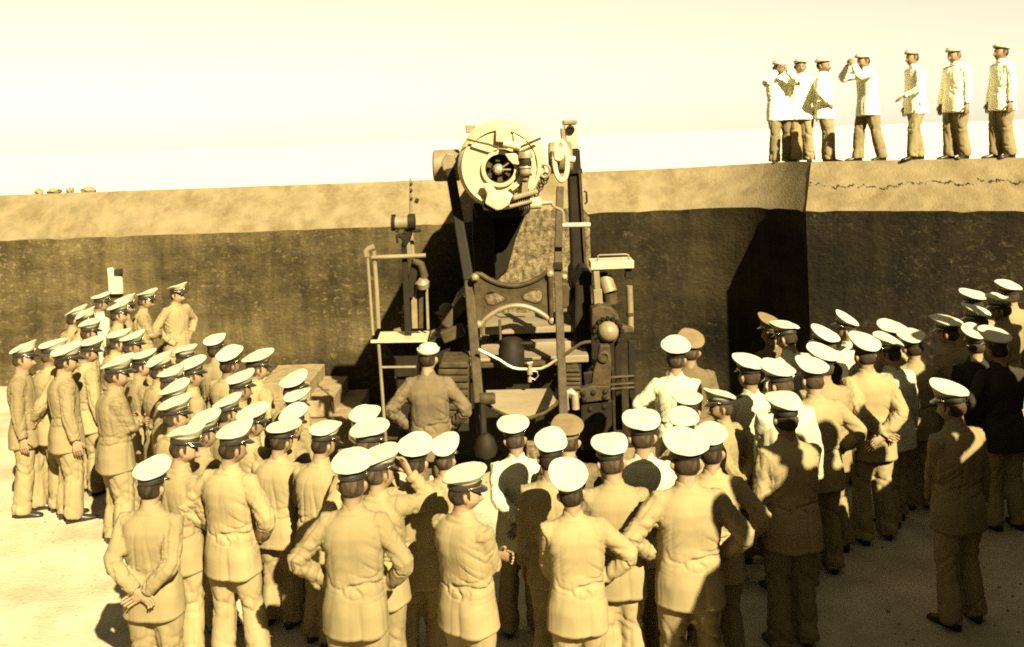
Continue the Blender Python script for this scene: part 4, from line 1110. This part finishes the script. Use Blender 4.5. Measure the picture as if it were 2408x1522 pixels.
def cap_crown(seed, mat, size=1.0, sag=0.0):
    rd = random.Random(seed); n = 48
    ti = .36 + rd.uniform(-.08, .08); wob = (rd.uniform(.002, .009), rd.uniform(0, 6), rd.uniform(.001, .005), rd.uniform(0, 6))
    zb = 1.708; cy = .008; rx, ry = .131 * size, .139 * size
    R_ = [ring_pts(.0865, .104, zb - .004, n, .05, cy), ring_pts(.090, .108, zb + .004, n, .06, cy),
          ring_pts(.100, .117, zb + .016, n, .10, cy, wob), ring_pts(rx * .90, ry * .90, zb + .028, n, ti * .75, cy, wob), ring_pts(rx * .985, ry * .985, zb + .039, n, ti, cy, wob),
          ring_pts(rx, ry, zb + .045, n, ti, cy, wob), ring_pts(rx * .985, ry * .985, zb + .0505, n, ti, cy, wob), ring_pts(rx * .955, ry * .955, zb + .0525, n, ti, cy, wob),
          ring_pts(rx * .90, ry * .90, zb + .0530, n, ti, cy, wob), ring_pts(rx * .6, ry * .6, zb + .0555 - sag, n, ti * .98, cy), ring_pts(rx * .3, ry * .3, zb + .059 - sag, n, ti * .98, cy)]
    vs, fs = skin_rings(R_)
    V = np.array(vs); nz = vnoise(V * 14, seed); nz2 = vnoise(V * 30, seed + 1)
    inner = np.clip(1 - np.abs(np.hypot(V[:, 0], V[:, 1] - cy) - .11) / .04, 0, 1)
    V[:, 2] += .0060 * nz + .0022 * nz2
    rad = 1 + .028 * nz * inner; V[:, 0] *= rad; V[:, 1] = cy + (V[:, 1] - cy) * rad
    me = bpy.data.meshes.new('cap'); me.from_pydata([tuple(v) for v in V], [], fs); me.shade_smooth(); me.materials.append(mat)
    return me
def cap_band(mat):
    n = 48; cy = .008
    R_ = [ring_pts(.0835, .101, 1.6605, n, .05, cy), ring_pts(.0862, .1037, 1.6605, n, .05, cy), ring_pts(.0878, .1055, 1.664, n, .05, cy), ring_pts(.0882, .106, 1.702, n, .05, cy), ring_pts(.0868, .1045, 1.7055, n, .05, cy)]
    vs, fs = skin_rings(R_, False); me = bpy.data.meshes.new('cap_band'); me.from_pydata(vs, [], fs); me.shade_smooth(); me.set_sharp_from_angle(angle=R(50)); me.materials.append(mat); return me
def cap_visor(mat):
    mb = MB(); n = 22; vs = []
    for layer in (0, -.003):
        for j in range(6):
            t = j / 5
            for i in range(n + 1):
                a = R(18) + R(144) * i / n; c, s = math.cos(a), math.sin(a)
                r0x, r0y = .0868, .1045; ext = .052 * max(0.0, math.sin((a - R(18)) / R(144) * math.pi)) ** .6 * t
                x, y = c * (r0x + ext * .45), .008 + s * r0y + ext * .95
                vs.append((x, y, 1.668 + .05 * (s * r0y) - .030 * (ext / .052) ** 1.1 - .010 * abs(c) ** 2 * t + layer))
    fs = []
    L = 6 * (n + 1)
    for j in range(5):
        for i in range(n):
            a = j * (n + 1) + i
            fs.append((a, a + 1, a + n + 2, a + n + 1)); fs.append((L + a, L + a + n + 1, L + a + n + 2, L + a + 1))
    for i in range(n):
        a = 5 * (n + 1) + i; fs.append((a, a + 1, L + a + 1, L + a))
    mb.add(vs, fs); me = mb.mesh('visor'); me.shade_smooth(); me.set_sharp_from_angle(angle=R(50)); me.materials.append(mat); return me
def cap_strap(mat):
    mb = MB(); pts = []
    for t in np.linspace(R(8), R(172), 21):
        pts.append((math.cos(t) * .0905, .008 + math.sin(t) * .1085, 1.672 + .05 * math.sin(t) * .106 + .004 * math.cos(2 * t)))
    mb.tube(pts, .0042, 6)
    for sg in (1, -1):
        mb.lathe([(.007, 0), (.006, .004), (0, .006)], (sg * .0885, .018, 1.673), (sg, 0, 0), 10)
    me = mb.mesh('chin_strap'); me.shade_smooth(); me.materials.append(mat); return me
def cap_badge(mat):
    mb = MB(); q = Vector((0, .1165, 1.700))
    mb.lathe([(.014, 0), (.014, .004), (.008, .008), (0, .009)], q, (0, 1, .1), 12)
    mb.tube([q + Vector((0, .004, -.022)), q + Vector((0, .006, .024))], .004, 6); mb.tube([q + Vector((-.012, .004, -.012)), q + Vector((0, .006, -.022)), q + Vector((.012, .004, -.012))], .003, 6)
    me = mb.mesh('badge'); me.shade_smooth(); me.materials.append(mat); return me
CROWN_W = [cap_crown(s, M['cap_white'], 1.0 + .06 * math.sin(s * 2.1), .004 * (s % 4)) for s in range(13)]
CROWN_K = [cap_crown(20 + s, M['cap_khaki'], .98) for s in range(2)]
BAND, BAND_K = cap_band(M['band']), cap_band(M['band_khaki'])
VISOR, STRAP, BADGE = cap_visor(M['visor']), cap_strap(M['gilt']), cap_badge(M['gilt'])
def sailor_hat(mat):
    n = 40; cy = .006
    R_ = [ring_pts(.088, .106, 1.668, n, .05, cy), ring_pts(.098, .116, 1.672, n, .05, cy, (.004, 1, .002, 2)), ring_pts(.104, .122, 1.705, n, .05, cy, (.005, 2, .002, 1)), ring_pts(.098, .115, 1.708, n, .05, cy),
          ring_pts(.090, .106, 1.690, n, .05, cy), ring_pts(.088, .104, 1.715, n, .05, cy), ring_pts(.075, .09, 1.738, n, .05, cy), ring_pts(.04, .05, 1.752, n, .05, cy)]
    vs, fs = skin_rings(R_); me = bpy.data.meshes.new('sailor_hat'); me.from_pydata(vs, [], fs); me.shade_smooth(); me.materials.append(mat); return me
def brim_hat(mat):
    n = 40; cy = .006
    R_ = [ring_pts(.088, .106, 1.660, n, .05, cy), ring_pts(.150, .172, 1.645, n, .05, cy, (.006, 1, .002, 2)), ring_pts(.152, .174, 1.650, n, .05, cy, (.006, 1, .002, 2)), ring_pts(.092, .110, 1.668, n, .05, cy),
          ring_pts(.093, .11, 1.70, n, .05, cy), ring_pts(.085, .10, 1.745, n, .05, cy), ring_pts(.06, .07, 1.775, n, .05, cy), ring_pts(.02, .03, 1.785, n, .05, cy)]
    vs, fs = skin_rings(R_); me = bpy.data.meshes.new('brimmed_hat'); me.from_pydata(vs, [], fs); me.shade_smooth(); me.materials.append(mat); return me
HAT_S, HAT_B = sailor_hat(M['cap_white']), brim_hat(M['cap_khaki'])

# ---- shoes
def shoe_mesh():
    mb = MB(); vs = []; fs = []
    prof = [(-.085, .026, .050, .09), (-.07, .034, .055, .10), (-.02, .037, .050, .105), (.04, .040, .036, .085), (.09, .045, .027, .058), (.14, .045, .022, .046), (.175, .034, .018, .036), (.19, .015, .012, .022)]
    n = 14
    for y, wx, hz, top in prof:
        for k in range(n):
            a = 2 * math.pi * k / n; c, s = math.cos(a), math.sin(a)
            vs.append((wx * c, y, max(0.0, top * .5 + s * top * .5 if s > -.55 else .0)))
    for i in range(len(prof) - 1):
        for k in range(n): fs.append((i*n + k, i*n + (k+1) % n, (i+1)*n + (k+1) % n, (i+1)*n + k))
    fs.append(tuple(reversed(range(n)))); fs.append(tuple((len(prof)-1)*n + k for k in range(n)))
    mb.add(vs, fs); me = mb.mesh('shoe'); me.shade_smooth(); me.materials.append(M['shoe']); return me
SHOE = shoe_mesh()
def board_mesh():
    mb = MB(); mb.add([(-.025,-.05,0),(.025,-.05,0),(.03,.05,.012),(-.03,.05,.012),(-.025,-.05,.01),(.025,-.05,.01),(.03,.05,.022),(-.03,.05,.022)],
                      [(0,3,2,1),(4,5,6,7),(0,1,5,4),(1,2,6,5),(2,3,7,6),(3,0,4,7)])
    me = mb.mesh('shoulder_board'); me.materials.append(M['band']); return me
BOARD = board_mesh()

for p in POSE: build_figure(p)
JAK = {}; TRO = {}
def flip(V): V = np.array(V); V[:, 0] *= -1; return V
def rev(F): return [tuple(reversed(q)) for q in F]
JMAT = {'k': 'khaki', 'w': 'white_cloth', 'd': 'brown_cloth', 'g': 'denim', 'n': 'shade_cloth', 'b': 'glare_white'}
def jacket(pose, mir, var, mk):
    key = (pose, mir, var)
    if key not in JAK:
        f = FIG[pose]; V = fold_jacket(f, 1 + var * 5 + (2 if mir else 0))
        JAK[key] = ((flip(V), rev(f.jF)) if mir else (V, f.jF), {})
    (V, F), d = JAK[key]
    if mk not in d: d[mk] = to_mesh('jacket', V, F, [M[JMAT[mk]]])
    return d[mk]
def trousers(pose, mir, mk):
    key = (pose, mir)
    if key not in TRO:
        f = FIG[pose]; V = fold_trousers(f, 3 + (5 if mir else 0))
        TRO[key] = ((flip(V), rev(f.tF)) if mir else (V, f.tF), {})
    (V, F), d = TRO[key]
    if mk not in d: d[mk] = to_mesh('trousers', V, F, [M[mk]])
    return d[mk]
DARKF = {}
def body(pose, mir, yaw, pitch, roll):
    f = FIG[pose]; V = f.bV; F = f.bF
    if pose not in DARKF:          # brows and eyes are darker than the skin
        cen = np.array([V[list(q)].mean(axis=0) for q in F]); mi = np.zeros(len(F), dtype=np.int32)
        hz = cen[:, 2] - 1.602; front = cen[:, 1] > .06
        eye = front & (np.abs(np.abs(cen[:, 0]) - .031) < .014) & ((np.abs(hz - .030) < .006) | (np.abs(hz - .006) < .005))
        mouth = front & (np.abs(cen[:, 0]) < .02) & (np.abs(hz + .078) < .004)
        mi[eye | mouth] = 1; DARKF[pose] = mi
    V = flip(V) if mir else V; F = rev(F) if mir else F
    g = Figure(); g.lean = f.lean; g.sway = -f.sway if mir else f.sway
    return to_mesh('person', turn_head(V, yaw, pitch, roll, g), F, [M['skin'], M['eye']], DARKF[pose]), g

NP = [0]
def person(x, y, sc, facing, pose, head, jk, cap, label, z=0.0, trouser='khaki_trousers', pitch=None, roll=None, group='onlookers in caps around the gun', boards=False, captilt=0.0):
    i = NP[0]; NP[0] += 1; rd = random.Random(i * 7 + 1)
    mir = pose == 'hipL'
    if pose == 'hipL': pose = 'hipR'
    elif pose in ('front', 'fold', 'down', 'up', 'low', 'stride') and rd.random() < .5 and pose != 'up': mir = True
    if pose == 'front': pose = rd.choice(('front', 'front', 'low', 'behind')) if facing < 30 else rd.choice(('front', 'low', 'down'))
    if pose + '2' in POSE and rd.random() < .5: pose += '2'
    pitch = rd.uniform(-9, 2) if pitch is None else pitch; roll = rd.uniform(-4, 4) if roll is None else roll
    me, g = body(pose, mir, head, pitch, roll)
    o = bpy.data.objects.new('person', me); C.objects.link(o)
    o.location = (x, y, z); o.rotation_euler = (0, 0, -R(facing)); o.scale = (sc * rd.uniform(.97, 1.12), sc * rd.uniform(.96, 1.10), sc)
    tag(o, label, 'person', group)
    f = FIG[pose]
    def ch(name, mesh, par=o, mtx=None):
        c = bpy.data.objects.new(name, mesh); C.objects.link(c); c.parent = par
        if name in ('jacket', 'trousers'): c.cycles.shadow_terminator_geometry_offset = .25; c.cycles.shadow_terminator_offset = .12
        if mtx is not None: c.matrix_local = mtx
        return c
    ch('jacket', jacket(pose, mir, 0, jk))
    ch('trousers', trousers(pose, mir, trouser))
    for fx, fy, sg in f.feet:
        ch('shoe', SHOE, o, Matrix.Translation((-fx if mir else fx, fy + .02, .0)) @ Matrix.Rotation(-R(9 * (-sg if mir else sg)), 4, 'Z'))
    B = bend_matrix(f.lean, g.sway)
    HM = B @ Matrix.Translation(PIV) @ (Matrix.Rotation(-R(head), 4, 'Z') @ Matrix.Rotation(R(pitch), 4, 'X') @ Matrix.Rotation(R(roll), 4, 'Y')) @ Matrix.Translation(-PIV)
    ch('hair', HAIR, o, HM)
    if boards:
        for sg in (1, -1):
            ch('shoulder_board', BOARD, o, B @ Matrix.Translation((sg * .135, -.015, 1.437)) @ Matrix.Rotation(R(sg * 24), 4, 'Y') @ Matrix.Rotation(R(90), 4, 'Z'))
    top = Vector((0, .008, 1.70))
    CM = HM @ Matrix.Translation(top) @ (Matrix.Rotation(R(captilt + rd.uniform(-3, 6)), 4, 'X') @ Matrix.Rotation(R(rd.uniform(-4, 4)), 4, 'Y')) @ Matrix.Translation(-top)
    if cap in 'wk':
        c = ch('cap', (CROWN_W[i % 13] if cap == 'w' else CROWN_K[i % 2]), o, CM)
        ch('cap_band', BAND if cap == 'w' else BAND_K, c); ch('visor', VISOR, c); ch('chin_strap', STRAP, c); ch('badge', BADGE, c)
    elif cap == 's': ch('sailor_hat', HAT_S, o, CM)
    elif cap == 'h': ch('brimmed_hat', HAT_B, o, CM)
    return o
# x, y, scale, facing, pose, head turn, jacket, cap, label
CROWD = [
(-5.88,12.79,0.969,45,'front',15,'k','w','person in khaki behind the left crowd, white cap tipped steeply, farthest back at left'),
(-5.93,13.86,0.985,40,'down',20,'w','w','person in white at the back of the left crowd, level cap below the white board'),
(-5.56,12.41,0.986,50,'front',15,'k','w','person in khaki between the steeply tipped cap and the man below the white board'),
(-5.17,11.75,0.979,50,'down',10,'k','w','person in khaki third row from the wall at left, half hidden by caps'),
(-5.26,12.84,0.990,55,'fold',15,'k','w','person in khaki with chin strap showing, just right of the white board'),
(-5.48,13.64,0.973,55,'down',20,'k','w','person in khaki at the wall between the white board and the folded-arms man'),
(-5.42,14.12,0.973,70,'fold',5,'k','w','person in khaki with folded arms, in profile against the wall at left'),
(-5.07,14.47,0.988,125,'hips',-25,'k','w','person in khaki facing the camera with hands on hips against the left wall'),
(-5.01,10.36,0.994,40,'behind',20,'k','w','person in khaki standing leftmost in the group whose trousers and shoes show'),
(-4.66,10.01,1.004,55,'down',5,'k','w','person in khaki with one bare hand hanging down, second from left with shoes showing'),
(-4.78,10.78,0.955,45,'down',15,'k','w','person in khaki with long jacket, third from left with shoes showing'),
(-4.77,11.47,0.921,50,'front',15,'k','w','person in khaki in the left crowd, head just behind a bowed white cap'),
(-4.42,11.11,0.945,55,'front',10,'k','w','person in khaki in the left crowd in front of the folded-arms man'),
(-3.89,9.34,0.998,55,'fold',15,'k','w','person in khaki in profile with arms crossed low, open left side of the crowd'),
(-3.91,10.07,0.949,50,'down',15,'k','w','person in khaki two places right of the profile man with crossed arms'),
(-3.59,9.72,0.964,45,'front',15,'k','w','person in khaki below the hands-on-hips man, cap tipped to the right'),
(-3.57,10.41,0.931,50,'front',10,'k','w','person in khaki directly below the hands-on-hips man at the wall'),
(-3.17,9.46,0.960,55,'down',5,'k','w','person in khaki in the middle of the left crowd with dark chin strap'),
(-3.21,8.98,0.984,50,'front',10,'k','w','person in khaki in the middle of the left crowd, large cap seen from above'),
(-3.07,8.51,0.961,50,'front',15,'k','w','person in khaki in the left crowd, wide dark band tipped up to the right'),
(-2.83,8.02,0.962,45,'down',20,'k','w','person in khaki in the left crowd just behind the dark-haired profile man'),
(-3.36,10.85,0.932,20,'down',-10,'k','w','person in khaki farthest back in the middle-left crowd, round cap against the dark wall'),
(-2.95,9.90,0.959,30,'down',10,'k','w','person in khaki second from the wall in the middle-left crowd, flat cap'),
(-2.59,9.56,0.978,40,'front',15,'k','w','person in khaki with visor in profile, right rear of the left crowd'),
(-2.61,9.07,0.930,40,'front',10,'k','w','person in khaki in the left crowd with crumpled cap cover'),
(-2.59,8.49,0.886,45,'front',5,'k','w','person in khaki in the left crowd, wide cap two rows behind the front'),
(-2.51,7.65,0.938,40,'front',10,'k','w','person in khaki beside and behind the dark-haired profile man'),
(-2.13,9.04,0.908,35,'front',15,'k','w','person in khaki before the concrete steps, cap tipped almost on edge'),
(-2.01,8.56,0.890,35,'front',10,'k','w','person in khaki before the concrete steps, cap just below the tipped one'),
(-2.53,7.16,0.965,35,'front',40,'k','w','person in khaki with dark hair looking right in profile, left part of the second row'),
(-2.25,8.15,0.886,40,'front',15,'k','w','person in khaki behind the second-row hands-on-hips man, cap tipped right'),
(-2.08,6.98,0.994,20,'hips',25,'k','w','person in khaki with bent elbows, second row left of the long-jacket man'),
(-1.93,8.07,0.877,35,'front',5,'k','w','person in khaki left of the lowest concrete step, third row'),
(-1.93,7.68,0.881,18,'front',15,'k','w','person in khaki with long waisted jacket, second row, left of centre'),
(-1.57,7.36,0.920,22,'front',15,'k','w','person in khaki in front of the lowest concrete step'),
(-1.26,7.74,0.921,15,'front',10,'k','w','person in khaki at the step foot, cap overlapped by the one before it'),
(-1.16,7.10,0.954,12,'front',15,'k','w','person in khaki, cap overlapping the one behind, left of the gunner in denim coat'),
(-2.48,6.50,0.938,8,'front',5,'k','w','person in khaki nearest the camera at left, back turned, wide jacket'),
(-1.05,6.08,1.010,4,'hips',-2,'k','w','person in khaki with both hands on hips, front row, left of centre'),
(-0.98,6.55,0.947,25,'up',20,'k','w','person in khaki raising a hand to his face, behind the front hands-on-hips man'),
(-0.75,6.85,0.925,5,'front',0,'k','w','person in khaki below the gunner in the denim coat, left cap of a touching pair'),
(-0.58,7.12,0.878,8,'front',10,'k','w','person in khaki below the gunner in the denim coat, right cap of a touching pair'),
(-0.41,6.20,0.939,40,'fold',35,'k','w','person in khaki with folded arms and fair hair, face in profile, front row centre'),
(-0.06,7.46,0.890,-4,'front',0,'w','w','person in white jacket in the middle, right behind the gun carriage'),
(0.17,6.77,0.942,4,'down',0,'k','w','person in khaki with arms down, between the white jacket and the khaki cap'),
(0.28,6.13,0.931,-4,'hipR',-2,'k','w','person in khaki with right hand on hip, front row, right of centre'),
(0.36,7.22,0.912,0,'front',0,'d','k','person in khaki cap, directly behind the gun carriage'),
(0.60,6.54,0.957,0,'front',-2,'k','w','person in khaki with broad back, second row, right of the khaki cap'),
(0.87,6.99,0.972,0,'front',0,'w','w','person in white jacket behind the broad-backed man, right of the gun'),
(1.07,6.32,0.996,-2,'hips',-4,'k','w','person in khaki with bent arms, front row, half crossed by a shadow'),
(1.29,6.75,0.945,8,'hipR',5,'k','w','person in khaki with right elbow out, hidden behind the shadow-crossed front man'),
(1.23,7.30,0.919,0,'front',0,'k','w','person in khaki, middle of three caps stacked one above the other right of the gun'),
(1.37,7.77,0.930,-4,'front',-5,'k','w','person in khaki, top of three caps stacked one above the other right of the gun'),
(1.47,9.10,1.008,6,'hipL',0,'w','w','person in white jacket with left elbow out, right behind the gun, alone before the wall'),
(1.67,9.56,0.983,4,'front',0,'d','k','person in khaki cap and brown uniform hidden behind the white jacket with elbow out'),
(1.67,8.15,0.893,-45,'front',-35,'k','w','person in khaki bowing his head, face in profile to the left'),
(2.01,8.51,0.989,-12,'front',-15,'w','w','person in white jacket with dark shoulder board, left end of the right-hand crowd'),
(2.13,7.88,1.037,-15,'front',-20,'w','w','person in white jacket behind the shaded back, visor seen from the side'),
(2.46,8.23,1.000,-8,'hipR',-5,'k','w','person in khaki with right hand on hip and wrinkled waist, right-hand crowd'),
(2.70,8.66,1.002,-12,'front',-10,'k','w','person in khaki behind the one with right hand on hip'),
(1.91,7.06,1.016,-8,'front',-6,'k','w','person with shaded back and bright cap, front of the right-hand crowd'),
(2.74,9.86,1.008,-30,'front',-15,'w','w','person in white jacket at the shadowed corner of the wall'),
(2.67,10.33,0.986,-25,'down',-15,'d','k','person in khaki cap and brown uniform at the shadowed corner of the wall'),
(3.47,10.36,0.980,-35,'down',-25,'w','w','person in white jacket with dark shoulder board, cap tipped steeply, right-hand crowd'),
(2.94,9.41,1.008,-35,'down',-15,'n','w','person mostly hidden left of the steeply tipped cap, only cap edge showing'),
(3.14,8.88,1.021,-6,'front',-10,'k','w','person in khaki standing upright with full jacket hem showing, middle of the right-hand crowd'),
(3.82,10.03,0.962,-15,'down',-10,'k','w','person behind the upright khaki jacket, cap just left of the shaded man'),
(3.48,9.21,0.988,-25,'down',-20,'w','w','person in white looking left over the shoulder of the upright khaki jacket'),
(3.85,9.54,0.964,-4,'down',0,'k','w','person with long shaded jacket and dark head, right-hand crowd'),
(4.41,9.97,0.987,-28,'front',-15,'k','w','person in khaki with shaded shoulder, looking left, far right group'),
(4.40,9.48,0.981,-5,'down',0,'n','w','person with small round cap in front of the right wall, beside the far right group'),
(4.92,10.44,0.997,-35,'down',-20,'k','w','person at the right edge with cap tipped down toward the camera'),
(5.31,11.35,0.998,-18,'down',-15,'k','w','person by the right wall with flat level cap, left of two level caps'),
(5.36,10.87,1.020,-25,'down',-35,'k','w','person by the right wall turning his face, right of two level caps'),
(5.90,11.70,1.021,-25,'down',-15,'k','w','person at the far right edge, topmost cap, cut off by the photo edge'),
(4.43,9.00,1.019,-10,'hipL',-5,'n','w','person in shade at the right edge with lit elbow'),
(3.24,7.30,1.012,-20,'front',-20,'k','w','person with sunlit shoulders above a slanting shadow, nearest at far right'),
]

for row in CROWD:
    person(*row, boards=('shoulder board' in row[8]), captilt=13 if 'steep' in row[8] or 'on edge' in row[8] else 0)

# gunners beside the carriage
person(-.88, 9.25, 1.05, 2, 'hips', 12, 'g', 's', 'person in loose denim coat and white sailor hat, hands on hips, at the gun', trouser='denim', group='gunners at the carriage', pitch=-6)
person(-.93, 12.55, .93, 150, 'down', 10, 'g', 'h', 'person in a brimmed hat deep in the shade left of the gun levers', trouser='denim', group='gunners at the carriage')
person(-1.44, 12.75, .93, 140, 'front', 10, 'g', 'h', 'person in a brimmed hat half hidden behind the sighting stand', trouser='denim', group='gunners at the carriage')
# the man cut off by the left edge
person(-5.18, 10.2, 1.0, 75, 'down', 0, 'k', 'w', 'person in khaki at the far left edge, cut off, on the bare ground')

# onlookers standing on the flank wall
WZ = 3.18
for x, y, fc, ps, hd, cp, lab in (
    (4.74, 17.25, 185, 'cam', 0, 's', 'person on the wall top nearest the corner, facing the camera, arms raised'),
    (5.10, 17.2, 205, 'front', -20, 's', 'person on the wall top second from the corner, legs apart, facing the camera'),
    (5.46, 17.05, 110, 'hips', 20, 's', 'person on the wall top third from the corner, standing sideways'),
    (5.70, 15.62, 255, 'cam', 0, 's', 'person on the wall top fourth from the corner, elbows up, striding'),
    (6.32, 15.30, 262, 'stride', 0, 's', 'person on the wall top fifth from the corner, thin side view'),
    (6.84, 15.0, 250, 'front', 0, 's', 'person on the wall top next to last toward the right edge'),
    (7.40, 14.72, 260, 'down', 0, 's', 'person on the wall top at the right edge of the photo, cut off')):
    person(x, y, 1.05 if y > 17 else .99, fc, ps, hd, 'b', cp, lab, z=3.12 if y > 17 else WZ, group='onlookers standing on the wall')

# onlookers on the platform right of the camera: only their shadows reach the picture
for x, y, sc_, ps in ((2.62, 3.62, .95, 'hips'), (3.12, 4.50, .98, 'front'), (2.82, 4.08, .93, 'hips'), (3.52, 4.98, .95, 'down'), (3.95, 5.25, .97, 'hips'), (4.45, 5.85, .93, 'fold'),
                      (4.72, 6.75, .96, 'front'), (5.10, 7.30, .95, 'hips'), (5.46, 7.85, .97, 'front'), (5.85, 8.45, .95, 'down'), (6.2, 9.0, .96, 'hips'), (4.1, 4.55, .95, 'hips'), (3.4, 3.75, .95, 'hips'), (3.42, 4.66, .93, 'down'), (5.2, 6.3, .95, 'hips')):
    person(x, y, sc_, -45, ps, 0, 'k', 'w', 'person on the platform right of the camera, seen only as shadow on the crowd', z=1.85, group='onlookers on the platform outside the picture')
